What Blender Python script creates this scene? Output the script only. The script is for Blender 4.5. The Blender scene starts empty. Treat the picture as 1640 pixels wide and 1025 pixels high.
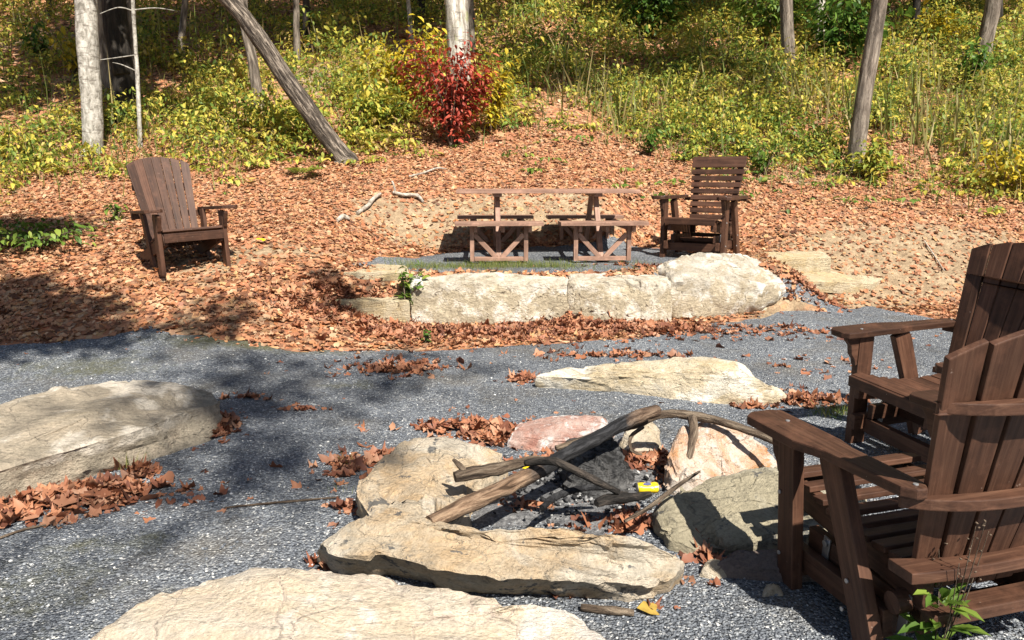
import bpy, bmesh, math, random
import numpy as np
from mathutils import Vector, Matrix, noise as mnoise
random.seed(7); RNG = np.random.default_rng(11)
SC = bpy.context.scene
# ------------------------------------------------------------------ camera
F, PITCH, CAMZ = 1190.0, math.atan(230.5/1190.0), 1.5
cd = bpy.data.cameras.new('camera'); cam = bpy.data.objects.new('camera', cd)
SC.collection.objects.link(cam); SC.camera = cam
cd.sensor_width = 36; cd.lens = 36*F/1640; cd.clip_end = 500; cd.clip_start = .05
cam.location = (0, 0, CAMZ); cam.rotation_euler = (math.pi/2-PITCH, 0, 0)
# ------------------------------------------------------------------ light
SUN_EL, SUN_AZ = math.radians(50), math.radians(154)      # azimuth clockwise from +y
w = bpy.data.worlds.new('World'); SC.world = w; w.use_nodes = True
sky = w.node_tree.nodes.new('ShaderNodeTexSky'); sky.sky_type = 'NISHITA'; sky.sun_disc = False
sky.sun_elevation = SUN_EL; sky.sun_rotation = SUN_AZ
bg = w.node_tree.nodes['Background']; bg.inputs['Strength'].default_value = .05
w.node_tree.links.new(sky.outputs[0], bg.inputs['Color'])
sd = bpy.data.lights.new('sun', 'SUN'); sd.energy = 5.0; sd.angle = math.radians(.53); sd.color = (1, .94, .84)
sun = bpy.data.objects.new('sun', sd); SC.collection.objects.link(sun)
TOSUN = Vector((math.sin(SUN_AZ)*math.cos(SUN_EL), math.cos(SUN_AZ)*math.cos(SUN_EL), math.sin(SUN_EL)))
sun.rotation_euler = TOSUN.to_track_quat('Z', 'Y').to_euler(); sun.location = (6, -8, 20)
vs = SC.view_settings; vs.view_transform = 'Standard'; vs.look = 'None'; vs.exposure = .95; vs.gamma = 1
try: SC.cycles.max_bounces = 6; SC.cycles.transparent_max_bounces = 4
except Exception: pass

# ------------------------------------------------------------------ ground shape
def sst(x, a, b):
    t = np.clip((np.asarray(x, float)-a)/(b-a), 0, 1); return t*t*(3-2*t)
def wob(x, y, f, seed, n=6):
    r = np.random.default_rng(seed); s = 0
    for i in range(n):
        a = r.uniform(0, 6.283); k = f*r.uniform(.5, 1.7)
        s = s+np.sin((np.cos(a)*x+np.sin(a)*y)*k+r.uniform(0, 6.283))
    return s/n
def prof(y, ys, zs):
    return sum(np.interp(y+d, ys, zs) for d in (-.12, -.04, .04, .12))/4
def H(x, y):
    x = np.asarray(x, float); y = np.asarray(y, float)
    L = prof(y, [-20, 3.5, 5, 6, 7, 8, 9.5, 12, 26, 70], [0, 0, .06, .22, .58, .8, 1.13, 1.9, 7.5, 26])
    ym = y-.7*sst(x, 1.2, 1.8)
    M = prof(ym, [-20, 4, 7, 7.14, 7.2, 8, 9.2, 10.3, 12, 14, 26, 70], [0, 0, .1, .12, .53, .56, .62, 1.30, 1.85, 2.6, 7.5, 26])
    R = prof(y, [-20, 4, 8.2, 9.2, 10.5, 12.5, 26, 70], [0, 0, .08, .5, 1.05, 1.75, 7.1, 26])
    wl = 1-sst(x, -2.5, -1.0); wr = sst(x, 2.9, 3.7)
    z = L*wl+R*wr+M*(1-wl-wr)
    am = .008+.03*sst(y, 6, 8.5)*(1-(1-sst(y, 9.3, 10))*(1-wl)*(1-wr))+.09*sst(y, 12, 18)
    return z+am*wob(x, y, 2.2, 3)+.25*sst(y, 14, 22)*wob(x, y, .5, 5)
def h1(x, y): return float(H(x, y))
def ray(u, v):
    a = (u-820)/F; b = (512.5-v)/F; c, s = math.cos(PITCH), math.sin(PITCH)
    return a, c+b*s, -s+b*c
def P(u, v, z):
    a, dy, dz = ray(u, v); t = (z-CAMZ)/dz; return Vector((a*t, dy*t, z))
def Pd(u, v, y):
    a, dy, dz = ray(u, v); t = y/dy; return Vector((a*t, y, CAMZ+dz*t))
def Pg(u, v):
    a, dy, dz = ray(u, v)
    y = np.linspace(1, 60, 6000); t = y/dy
    d = CAMZ+dz*t-H(a*t, y); i = int(np.argmax(d < 0)) if (d < 0).any() else 5000
    return Vector((a*t[i], y[i], h1(a*t[i], y[i])))

# ------------------------------------------------------------------ helpers
def link(o): SC.collection.objects.link(o); return o
def tag(o, label=None, cat=None, group=None, kind=None):
    if label: o['label'] = label
    if cat: o['category'] = cat
    if group: o['group'] = group
    if kind: o['kind'] = kind
    return o
def empty(name, loc, label, cat, group=None, rz=0):
    o = link(bpy.data.objects.new(name, None)); o.location = loc; o.rotation_euler = (0, 0, rz); o.empty_display_size = .2
    return tag(o, label, cat, group)
def mesh_np(name, V, faces_by_k, mat, parent=None, attrs=None, smooth=False):
    """V (n,3); faces_by_k list of (m,k) index arrays"""
    me = bpy.data.meshes.new(name); V = np.asarray(V, np.float32)
    me.vertices.add(len(V)); me.vertices.foreach_set('co', V.ravel())
    fb = [np.asarray(f, np.int32) for f in faces_by_k if len(f)]
    tot = np.concatenate([np.full(len(f), f.shape[1], np.int32) for f in fb])
    li = np.concatenate([f.ravel() for f in fb])
    me.loops.add(len(li)); me.loops.foreach_set('vertex_index', li)
    me.polygons.add(len(tot)); me.polygons.foreach_set('loop_start', np.concatenate([[0], np.cumsum(tot)[:-1]]).astype(np.int32))
    if smooth: me.polygons.foreach_set('use_smooth', np.ones(len(tot), bool))
    for an, (ty, arr) in (attrs or {}).items():
        a = me.attributes.new(an, ty, 'POINT')
        a.data.foreach_set({'FLOAT': 'value', 'FLOAT_VECTOR': 'vector'}[ty], np.asarray(arr, np.float32).ravel())
    me.update(calc_edges=True); me.materials.append(mat)
    o = link(bpy.data.objects.new(name, me))
    if parent: o.parent = parent
    return o
def rotmats(n, yaw, tilt, rng):
    """random rotations: yaw about z, then tilt about a random horizontal axis"""
    c, s = np.cos(yaw), np.sin(yaw); Z = np.zeros(n); O = np.ones(n)
    A = np.stack([np.stack([c, -s, Z], 1), np.stack([s, c, Z], 1), np.stack([Z, Z, O], 1)], 1)
    ph = rng.uniform(0, 6.283, n); ux, uy = np.cos(ph), np.sin(ph); ct, st = np.cos(tilt), np.sin(tilt)
    B = np.stack([np.stack([ct+ux*ux*(1-ct), ux*uy*(1-ct), uy*st], 1),
                  np.stack([ux*uy*(1-ct), ct+uy*uy*(1-ct), -ux*st], 1),
                  np.stack([-uy*st, ux*st, ct], 1)], 1)
    return B@A
def scatter(name, tmpl, pos, R, sc, mat, rng, parent=None, smooth=False, loc=None):
    """tmpl: list of (verts(k,3), tris(m,3)) ; one mesh holding every copy"""
    n = len(pos); pick = rng.integers(0, len(tmpl), n); VV = []; FF = []; off = 0
    for ti, (tv, tf) in enumerate(tmpl):
        s = np.nonzero(pick == ti)[0]
        if not len(s): continue
        v = np.einsum('nij,kj->nki', R[s], tv)*sc[s][:, None, None]+pos[s][:, None, :]
        k = len(tv); f = tf[None]+(np.arange(len(s))*k)[:, None, None]+off
        VV.append(v.reshape(-1, 3)); FF.append(f.reshape(-1, tf.shape[1])); off += len(s)*k
    V = np.concatenate(VV)
    if loc is not None: V = V-np.asarray(loc)
    o = mesh_np(name, V, [np.concatenate(FF)], mat, parent, smooth=smooth)
    if loc is not None: o.location = loc
    return o
# leaf templates ----------------------------------------------------------
def leaf_lobed(rng, curl):
    n = 15; an = np.linspace(0, 2*np.pi, n, endpoint=False)+rng.uniform(-.12, .12, n)
    r = np.where(np.arange(n) % 3 == 0, .52, .38)*rng.uniform(.72, 1.15, n); r[9] *= .7
    x, y = r*np.cos(an), r*np.sin(an)*1.05
    fx, fy = rng.uniform(-1, 1, 2)
    z = curl*((x*fx+y*fy)**2*.55+rng.normal(0, .045, n)+.5*x*y*rng.uniform(-1, 1))
    V = np.vstack([[0, 0, -.03*curl], np.stack([x, y, z], 1)]); i = np.arange(n)
    return V, np.stack([np.zeros(n, int), 1+i, 1+(i+1) % n], 1)
def leaf_oval(rng, curl, w=.24):
    V = np.array([[0, 0, 0], [.32, -w, 0], [.7, -w*.8, 0], [1, 0, 0], [.7, w*.8, 0], [.32, w, 0], [.5, 0, 0]], float)
    V[:, 0] -= .5; V[1:3, 2] += .09*rng.uniform(.3, 1.6); V[4:6, 2] += .09*rng.uniform(.3, 1.6)
    V[:, 2] += -curl*(V[:, 0]+.5)**2*rng.uniform(.1, .6)+rng.normal(0, .02, 7)
    return V, np.array([[6, 0, 1], [6, 1, 2], [6, 2, 3], [6, 3, 4], [6, 4, 5], [6, 5, 0]])
def leaf_small(rng):
    V = np.array([[0, 0, 0], [.45, -.26, .07], [1, 0, -.12], [.45, .26, .07]], float)
    V[:, 2] += rng.normal(0, .04, 4)
    return V, np.array([[0, 1, 2], [0, 2, 3]])
def blade(rng):
    b = rng.uniform(.1, .5)
    V = np.array([[-.018, 0, 0], [.018, 0, 0], [-.015, b*.3, .5], [.015, b*.3, .5], [0, b, .95]], float)
    return V, np.array([[0, 1, 3], [0, 3, 2], [2, 3, 4]])
LITTER = [leaf_lobed(RNG, c) for c in (.5, .9, 1.3, 1.7, 2.2, 1.1, 1.5)]+[leaf_oval(RNG, c, .3) for c in (.6, 1.3)]
CRUMP = [leaf_lobed(RNG, c) for c in (.9, 1.2, 1.5, 1.8, 2.1, 2.4)]+[leaf_oval(RNG, c, .3) for c in (1.0, 2.0)]
OVAL = [leaf_oval(RNG, .6) for _ in range(4)]
SMALL = [leaf_small(RNG) for _ in range(5)]
BLADE = [blade(RNG) for _ in range(4)]

# ------------------------------------------------------------------ materials
class NT:
    def __init__(s, name):
        s.m = bpy.data.materials.new(name); s.m.use_nodes = True; s.t = s.m.node_tree
        s.b = s.t.nodes['Principled BSDF']; s.out = s.t.nodes['Material Output']
        s.b.inputs['Specular IOR Level'].default_value = .3
    def n(s, ty, **kw):
        x = s.t.nodes.new(ty)
        for k, v in kw.items(): setattr(x, k, v)
        return x
    def l(s, a, b): s.t.links.new(a, b)
    def coord(s, which='Object', scale=(1, 1, 1)):
        tc = s.n('ShaderNodeTexCoord'); mp = s.n('ShaderNodeMapping'); mp.inputs['Scale'].default_value = scale
        s.l(tc.outputs[which], mp.inputs[0]); return mp.outputs[0]
    def attr(s, name, out='Vector', scale=None):
        a = s.n('ShaderNodeAttribute', attribute_name=name); o = a.outputs[out]
        if scale:
            mp = s.n('ShaderNodeMapping'); mp.inputs['Scale'].default_value = scale; s.l(o, mp.inputs[0]); o = mp.outputs[0]
        return o
    def noise(s, co, scale, detail=4, rough=.6, dist=0):
        x = s.n('ShaderNodeTexNoise'); x.inputs['Scale'].default_value = scale; x.inputs['Detail'].default_value = detail
        x.inputs['Roughness'].default_value = rough; x.inputs['Distortion'].default_value = dist
        if co is not None: s.l(co, x.inputs['Vector'])
        return x.outputs['Fac']
    def voro(s, co, scale, feature='F1', out='Color'):
        x = s.n('ShaderNodeTexVoronoi', feature=feature); x.inputs['Scale'].default_value = scale; s.l(co, x.inputs['Vector'])
        return x.outputs[out]
    def ramp(s, fac, stops, interp='LINEAR'):
        r = s.n('ShaderNodeValToRGB'); r.color_ramp.interpolation = interp; e = r.color_ramp.elements
        while len(e) < len(stops): e.new(.5)
        for el, (p, c) in zip(e, stops):
            el.position = p; el.color = (c, c, c, 1) if isinstance(c, (int, float)) else (*c, 1)
        s.l(fac, r.inputs[0]); return r.outputs[0]
    def mix(s, fac, a, b, mode='MIX'):
        m = s.n('ShaderNodeMix', data_type='RGBA', blend_type=mode)
        for i, v in ((0, fac), (6, a), (7, b)):
            if isinstance(v, (int, float)): m.inputs[i].default_value = v
            elif isinstance(v, tuple): m.inputs[i].default_value = (*v, 1)
            else: s.l(v, m.inputs[i])
        return m.outputs[2]
    def math(s, op, a, b=0.0):
        m = s.n('ShaderNodeMath', operation=op)
        for i, v in ((0, a), (1, b)):
            if isinstance(v, (int, float)): m.inputs[i].default_value = v
            else: s.l(v, m.inputs[i])
        return m.outputs[0]
    def isl(s): return s.n('ShaderNodeNewGeometry').outputs['Random Per Island']
    def bump(s, h, strength, dist=.02, prev=None):
        b = s.n('ShaderNodeBump'); b.inputs['Strength'].default_value = strength; b.inputs['Distance'].default_value = dist
        s.l(h, b.inputs['Height'])
        if prev is not None: s.l(prev, b.inputs['Normal'])
        return b.outputs[0]
    def done(s, col=None, rough=.8, normal=None, trans=0):
        if col is not None:
            if isinstance(col, tuple): s.b.inputs['Base Color'].default_value = (*col, 1)
            else: s.l(col, s.b.inputs['Base Color'])
        s.b.inputs['Roughness'].default_value = rough
        if normal is not None: s.l(normal, s.b.inputs['Normal'])
        if trans:
            t = s.n('ShaderNodeBsdfTranslucent'); s.l(col, t.inputs[0]); mx = s.n('ShaderNodeMixShader'); mx.inputs[0].default_value = trans
            s.l(s.b.outputs[0], mx.inputs[1]); s.l(t.outputs[0], mx.inputs[2]); s.l(mx.outputs[0], s.out.inputs[0])
        return s.m
def leaf_mat(name, cols, trans=.3, rough=.6, patch=.0, pscale=.6):
    t = NT(name); f = t.isl()
    if patch:
        nz = t.noise(t.coord('Object'), pscale, 2)
        f = t.math('ADD', t.math('MULTIPLY', f, 1-patch), t.math('MULTIPLY', t.ramp(nz, [(.3, 0.), (.7, 1.)]), patch))
    n = len(cols); c = t.ramp(f, [(i/max(1, n-1), k) for i, k in enumerate(cols)])
    return t.done(c, rough, None, trans)
LITTER_COLS = [(0.127, 0.052, 0.028), (0.255, 0.104, 0.052), (0.363, 0.161, 0.083), (0.441, 0.217, 0.113), (0.294, 0.118, 0.061), (0.529, 0.312, 0.175), (0.392, 0.142, 0.07), (0.51, 0.303, 0.14), (0.186, 0.086, 0.049), (0.608, 0.398, 0.236), (0.098, 0.043, 0.026), (0.451, 0.189, 0.079), (0.075, 0.032, 0.021), (0.34, 0.173, 0.097)]
M_litter = leaf_mat('fallen_leaves', LITTER_COLS, .12, .6, .22, 1.6)
M_litter_dark = leaf_mat('dry_leaves', [(.08, .032, .022), (.2, .075, .042), (.3, .12, .062), (.40, .18, .095), (.14, .055, .036), (.46, .25, .15), (.25, .09, .05)], .1, .55)
M_weeds = leaf_mat('weeds', [(.04, .07, .015), (.09, .15, .03), (.17, .25, .045), (.31, .36, .06), (.48, .45, .08), (.68, .55, .09), (.42, .30, .12), (.24, .16, .08)], .4, .5, .4, .7)
M_weeds_green = leaf_mat('green_weeds', [(.04, .085, .015), (.08, .15, .025), (.13, .22, .035), (.22, .30, .05), (.34, .36, .06)], .35, .5, .3, .8)
M_red = leaf_mat('red_leaves', [(.12, .02, .015), (.24, .04, .025), (.42, .065, .04), (.50, .09, .05), (.32, .045, .03), (.55, .16, .10), (.38, .06, .04)], .3, .5)
M_yellow = leaf_mat('yellow_leaves', [(.30, .26, .02), (.52, .40, .03), (.66, .48, .04), (.42, .36, .03), (.2, .22, .03)], .35, .5)
M_green = leaf_mat('green_leaves', [(.03, .075, .012), (.06, .13, .02), (.10, .20, .03), (.16, .24, .035)], .35, .45)
M_crown = leaf_mat('canopy_leaves', [(.05, .08, .015), (.12, .15, .02), (.25, .23, .03), (.4, .3, .04)], .35, .5)
M_grass = leaf_mat('grass_blades', [(.06, .11, .02), (.12, .18, .03), (.22, .24, .06), (.3, .26, .1)], .25, .6)
M_straw = leaf_mat('dry_grass', [(.20, .16, .06), (.34, .27, .11), (.13, .17, .04), (.18, .22, .05), (.42, .33, .16)], .25, .6)

def forest_floor_mat():
    t = NT('forest_floor'); co = t.coord('Object')
    wn = t.n('ShaderNodeTexNoise'); wn.inputs['Scale'].default_value = 9; t.l(co, wn.inputs['Vector'])
    cw = t.mix(.06, co, wn.outputs['Color'], 'ADD')
    v = t.voro(cw, 15); sep = t.n('ShaderNodeSeparateColor'); t.l(v, sep.inputs[0])
    leaf = t.ramp(sep.outputs[0], [(i/13, c) for i, c in enumerate(LITTER_COLS)])
    soil = t.ramp(t.noise(co, 6, 8, .7), [(.3, (.20, .135, .08)), (.5, (.36, .26, .16)), (.7, (.52, .40, .26))])
    grit = t.ramp(t.noise(co, 70, 3), [(.3, .55), (.7, 1.15)])
    soil = t.mix(1.0, soil, grit, 'MULTIPLY')
    k = t.attr('soil', 'Fac'); k2 = t.ramp(t.math('ADD', k, t.math('MULTIPLY', t.math('SUBTRACT', t.noise(co, 5, 5), .5), .9)), [(.4, 0.), (.6, 1.)])
    col = t.mix(k2, leaf, soil)
    hb = t.math('ADD', t.voro(cw, 15, 'F1', 'Distance'), t.noise(co, 40, 4))
    return t.done(col, .9, t.bump(hb, .8, .03))
def gravel_mat():
    t = NT('gravel'); co = t.coord('Object')
    v = t.voro(co, 78); sep = t.n('ShaderNodeSeparateColor'); t.l(v, sep.inputs[0])
    c = t.ramp(sep.outputs[0], [(0, (.06, .068, .082)), (.4, (.135, .15, .175)), (.7, (.22, .24, .27)), (.88, (.30, .32, .34)), (.955, (.46, .47, .47)), (1, (.72, .72, .70))])
    v2 = t.voro(co, 150); s2 = t.n('ShaderNodeSeparateColor'); t.l(v2, s2.inputs[0])
    c2 = t.ramp(s2.outputs[1], [(0, (.05, .058, .07)), (.6, (.17, .185, .21)), (.92, (.29, .31, .33)), (.97, (.68, .68, .66))])
    c = t.mix(t.ramp(t.noise(co, 30, 3), [(.42, 0.), (.58, 1.)]), c, c2)
    patch = t.noise(co, 1.3, 5, .65)
    c = t.mix(t.ramp(patch, [(.52, 0.), (.70, .55)]), c, (.17, .145, .105)); c = t.mix(1.0, c, t.ramp(t.noise(co, .9, 4, .6), [(.35, .78), (.65, 1.18)]), 'MULTIPLY')
    moss = t.attr('moss', 'Fac')
    c = t.mix(t.ramp(t.math('ADD', moss, t.math('MULTIPLY', t.math('SUBTRACT', t.noise(co, 7, 6, .7), .5), 1.2)), [(.35, 0.), (.8, .75)]), c, (.115, .11, .035))
    h = t.math('ADD', t.math('MULTIPLY', t.voro(co, 78, 'F1', 'Distance'), -1.0), t.math('MULTIPLY', t.voro(co, 150, 'F1', 'Distance'), -.5))
    return t.done(c, .75, t.bump(h, 1.0, .018))
M_floor = forest_floor_mat(); M_gravel = gravel_mat()
def rock_mat(name, base, warm, dark, white, wamt=.5, damt=.4, strata=(3, 3, 9), crust=None, sc=1.5, cap=None):
    t = NT(name); co = t.coord('Object', (sc, sc, sc)); cs = t.coord('Object', strata)
    a = t.noise(cs, 1.6, 8, .65, .8); b = t.noise(co, 2.1, 7, .62, .4); d = t.noise(co, 7, 8, .7); e = t.noise(cs, 9, 5, .7)
    c = t.mix(t.ramp(a, [(.36, 0.), (.62, 1.)]), base, warm)
    c = t.mix(t.ramp(b, [(.52, 0.), (.60, wamt), (.75, wamt)]), c, white)
    c = t.mix(t.ramp(t.noise(co, 3.3, 9, .72, 1.0), [(.52, 0.), (.64, damt)]), c, dark)
    c = t.mix(1.0, c, t.ramp(d, [(.2, .72), (.5, 1.), (.8, 1.12)]), 'MULTIPLY')
    c = t.mix(1.0, c, t.ramp(t.noise(co, 45, 4, .75), [(.3, .68), (.5, .97), (.65, 1.10)]), 'MULTIPLY')
    c = t.mix(t.ramp(t.noise(co, 13, 6, .75), [(.63, 0.), (.70, .5)]), c, tuple(k*.55 for k in dark))
    crk = t.voro(t.mix(.35, co, t.n('ShaderNodeTexNoise').outputs['Color'], 'ADD'), 2.2, 'DISTANCE_TO_EDGE', 'Distance')
    c = t.mix(t.ramp(crk, [(.0, .65), (.012, 0.)]), c, dark)
    if cap:          # pale rind broken to tan inside; on the left slab, shade painted below
        sx_ = t.n('ShaderNodeSeparateXYZ'); t.l(t.coord('Object'), sx_.inputs[0])
        k_ = t.math('ADD', sx_.outputs[2], t.math('MULTIPLY', t.math('SUBTRACT', t.noise(t.coord('Object'), 2.6, 6, .55), .5), cap[1]))
        inner = t.mix(1.0, t.ramp(t.noise(co, 6, 7, .7), [(.35, warm), (.5, tuple(k*1.25 for k in warm)), (.62, base)]), t.ramp(t.noise(co, 40, 4, .7), [(.3, .6), (.55, 1.05)]), 'MULTIPLY')
        c = t.mix(t.ramp(k_, [(cap[0]-.012, 1.), (cap[0]+.012, 0.)]), c, inner)
    if crust:
        c = t.mix(t.ramp(t.math('ADD', t.noise(co, 4.5, 3), t.math('MULTIPLY', t.noise(co, 38, 4), .35)), [(.80, 0.), (.83, .85)]), c, crust)
    nb = t.bump(t.math('ADD', t.math('MULTIPLY', e, .8), t.math('MULTIPLY', t.noise(co, 30, 8, .75), .6)), .9, .035)
    nb = t.bump(t.ramp(crk, [(0, 0.), (.02, 1.)]), .5, .01, nb)
    return t.done(c, .85, nb)
M_rk_left = rock_mat('grey_sandstone', (.48, .40, .30), (.31, .265, .20), (.22, .19, .15), (.70, .63, .53), .85, .45, (2, 5, 8), None, 1.5, (.15, .10))  # front face painted greyer than the top to deepen its shade
M_rk_fore = rock_mat('cream_sandstone', (.64, .56, .455), (.68, .56, .41), (.48, .38, .32), (.78, .74, .68), .75, .35, (3, 6, 6))
M_rk_pit = rock_mat('tan_sandstone', (.48, .41, .31), (.54, .39, .235), (.26, .23, .185), (.62, .58, .50), .5, .4, (3, 3, 7), (.09, .095, .10))
M_rk_grey = rock_mat('olive_sandstone', (.42, .37, .26), (.34, .30, .21), (.17, .155, .12), (.52, .48, .38), .5, .5, (3, 3, 8), (.10, .10, .10))
M_rk_white = rock_mat('white_quartzite', (.52, .46, .37), (.40, .32, .21), (.30, .235, .16), (.70, .66, .59), .85, .6, (2.0, 2.0, 3.2), None, 1.0)
M_rk_wall = rock_mat('white_rind_sandstone', (.66, .61, .52), (.34, .285, .20), (.32, .265, .19), (.80, .78, .73), .85, .35, (2.0, 2.0, 3.2), None, 1.0, (.30, .7))
M_rk_boulder = rock_mat('grey_white_boulder_rock', (.58, .54, .47), (.33, .275, .195), (.30, .26, .20), (.76, .74, .69), .85, .5, (2.0, 2.0, 5), None, 1.0, (.30, .9))
M_rk_red = rock_mat('red_white_quartzite', (.62, .47, .41), (.48, .25, .19), (.34, .16, .13), (.80, .76, .72), 1.0, .5, (6, 6, 9), None, 3.2)
M_rk_orange = rock_mat('orange_white_quartzite', (.68, .60, .52), (.55, .28, .13), (.40, .24, .12), (.74, .70, .66), .8, .3, (4, 3, 3), None, 2.2)
M_rk_bench = rock_mat('yellow_sandstone', (.60, .53, .41), (.50, .40, .25), (.36, .31, .22), (.76, .72, .63), .8, .35, (2, 2, 7))
M_rk_step = rock_mat('ochre_sandstone', (.48, .40, .27), (.52, .40, .22), (.33, .27, .18), (.60, .53, .40), .5, .45, (1.5, 1.5, 12))
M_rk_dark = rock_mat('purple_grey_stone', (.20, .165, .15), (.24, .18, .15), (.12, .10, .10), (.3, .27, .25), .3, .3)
def wood_mat(name, c0, c1, c2, rough=.55):
    t = NT(name); g = t.attr('gco', 'Vector', (2.2, 55, 55)); g2 = t.attr('gco', 'Vector', (6, 16, 16))
    n = t.noise(g, 1, 6, .65, .6)
    c = t.ramp(n, [(.25, c0), (.5, c1), (.78, c2)])
    c = t.mix(1.0, c, t.ramp(t.isl(), [(0, .62), (1, 1.28)]), 'MULTIPLY')
    c = t.mix(1.0, c, t.ramp(t.noise(g2, 1, 5), [(.3, .75), (.7, 1.15)]), 'MULTIPLY')
    c = t.mix(t.ramp(t.noise(t.attr('gco', 'Vector', (9, 9, 9)), 1, 6, .7), [(.5, 0.), (.68, .5)]), c, tuple(min(1, k*1.9) for k in c1)); sp = t.noise(t.attr('gco', 'Vector'), 42, 2); c = t.mix(t.ramp(sp, [(.74, 0.), (.78, .5)]), c, (.35, .27, .22))
    return t.done(c, rough, t.bump(n, .35, .004))
M_wood = wood_mat('brown_stained_wood', (.036, .016, .010), (.076, .035, .021), (.14, .073, .045))
M_wood_pale = wood_mat('weathered_brown_wood', (.17, .095, .066), (.29, .17, .122), (.40, .26, .19), .6)
def bark_mat(name, c0, c1, c2, sc=(14, 14, 2.5), strength=.9, horiz=None, moss=None):
    t = NT(name); co = t.attr('bco', 'Vector', sc); n = t.noise(co, 1, 8, .68, .5)
    c = t.ramp(n, [(.38, c0), (.5, c1), (.62, c2)])
    big = t.noise(t.attr('bco', 'Vector', (4, 4, 1.6)), 1, 4); c = t.mix(1.0, c, t.ramp(big, [(.3, .7), (.7, 1.15)]), 'MULTIPLY')
    if horiz:
        c = t.mix(t.ramp(t.noise(t.attr('bco', 'Vector', (3, 3, 17)), 1, 4, .6, 1.2), [(.56, 0.), (.64, .75)]), c, horiz)
    if moss:
        c = t.mix(t.ramp(t.noise(t.attr('bco', 'Vector', (3, 3, 2)), 1, 4), [(.56, 0.), (.66, .7)]), c, moss)
    return t.done(c, .9, t.bump(n, strength, .05))
M_bark = bark_mat('grey_bark', (.08, .065, .05), (.19, .155, .125), (.34, .29, .235))
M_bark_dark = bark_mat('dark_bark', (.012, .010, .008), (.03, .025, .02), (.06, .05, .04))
M_bark_furrow = bark_mat('furrowed_bark', (.025, .019, .015), (.10, .08, .062), (.36, .30, .24), (34, 34, 5), 1.0)
M_birch = bark_mat('white_bark', (.20, .185, .155), (.40, .375, .33), (.56, .535, .48), (16, 16, 9), .5, (.13, .11, .09))
M_patchy = bark_mat('patchy_white_bark', (.20, .17, .13), (.50, .46, .40), (.72, .69, .62), (9, 9, 2.2), .8, (.10, .085, .07), (.30, .33, .09))
M_deadwood = bark_mat('bleached_wood', (.22, .18, .14), (.40, .35, .29), (.55, .50, .43), (20, 20, 20), .6)
M_drift = bark_mat('weathered_branch_wood', (.05, .034, .024), (.16, .115, .08), (.32, .25, .18), (40, 40, 7), 1.0)
M_char = bark_mat('charred_wood', (.008, .008, .009), (.022, .022, .024), (.055, .055, .058), (18, 18, 18), 1.0)
M_char2 = bark_mat('half_charred_wood', (.010, .009, .008), (.03, .026, .023), (.10, .08, .065), (30, 30, 8), 1.0)

# ================================================================== GROUND
def in_poly(px, py, poly):
    px = np.asarray(px, float); py = np.asarray(py, float); ins = np.zeros(px.shape, bool); n = len(poly)
    for i in range(n):
        x0, y0 = poly[i]; x1, y1 = poly[(i+1) % n]
        if y0 == y1: continue
        c = ((y0 > py) != (y1 > py)) & (px < (x1-x0)*(py-y0)/(y1-y0)+x0); ins ^= c
    return ins
def poly_dist(px, py, poly):
    d = np.full(np.shape(px), 1e9); n = len(poly)
    for i in range(n):
        a = np.array(poly[i]); b = np.array(poly[(i+1) % n]); ab = b-a; L = (ab**2).sum()+1e-12
        t = np.clip(((px-a[0])*ab[0]+(py-a[1])*ab[1])/L, 0, 1)
        d = np.minimum(d, np.hypot(px-a[0]-t*ab[0], py-a[1]-t*ab[1]))
    return np.where(in_poly(px, py, poly), d, -d)
G_edge = [(-40, 552), (100, 545), (240, 530), (345, 545), (470, 560), (600, 562), (760, 556), (900, 550), (1000, 543), (1130, 525), (1250, 492), (1300, 480), (1400, 492), (1500, 512), (1640, 545)]
gp = [tuple(Pg(u, v)[:2]) for u, v in G_edge]
GRAVEL = [(-14, 5.0), (-6, 5.6)]+gp+[(8, 6.2), (14, 5.5), (14, -12), (-14, -12)]
TERR = [tuple(Pg(u, v)[:2]) for u, v in [(575, 424), (600, 408), (760, 402), (900, 396), (1010, 392), (1090, 398), (1120, 410), (1075, 436), (960, 438), (760, 437), (650, 434), (590, 426)]]
xs = np.unique(np.concatenate([np.linspace(-60, -9, 60), np.linspace(-9, 9, 280), np.linspace(9, 60, 60)]))
ys = np.unique(np.concatenate([np.linspace(-20, 0, 24), np.linspace(0, 14, 230), np.linspace(14, 70, 140)]))
X, Y = np.meshgrid(xs, ys); Z = H(X, Y)
def grid_faces(nx, ny):
    i = np.arange(nx*ny).reshape(ny, nx)
    return np.stack([i[:-1, :-1].ravel(), i[:-1, 1:].ravel(), i[1:, 1:].ravel(), i[1:, :-1].ravel()], 1)
def blob(x, y, u, v, ru, rv):
    c = Pg(u, v); return np.exp(-(((x-c.x)/ru)**2+((y-c.y)/rv)**2))
def soil_at(x, y):
    s = .10+.5*sst(wob(x, y, 1.1, 21)+.5*wob(x, y, 3.7, 22), .1, .7)
    for u, v, a, b, k in ((780, 350, 1.6, .5, .75), (650, 365, .7, .5, .6), (1400, 400, 1.2, .7, .9), (1330, 465, 1.0, .5, .9), (1480, 430, 1.1, .5, .75), (1560, 390, .9, .5, .6), (470, 400, .8, .4, .5), (880, 335, .8, .4, .5), (1500, 250, 1.0, 1.2, .4)):
        s = s+k*blob(x, y, u, v, a, b)
    return np.clip(s, 0, 1)
ground = mesh_np('ground', np.stack([X, Y, Z], 2).reshape(-1, 3), [grid_faces(len(xs), len(ys))], M_floor, attrs={'soil': ('FLOAT', soil_at(X, Y).ravel())}, smooth=True)
tag(ground, kind='structure')
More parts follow.
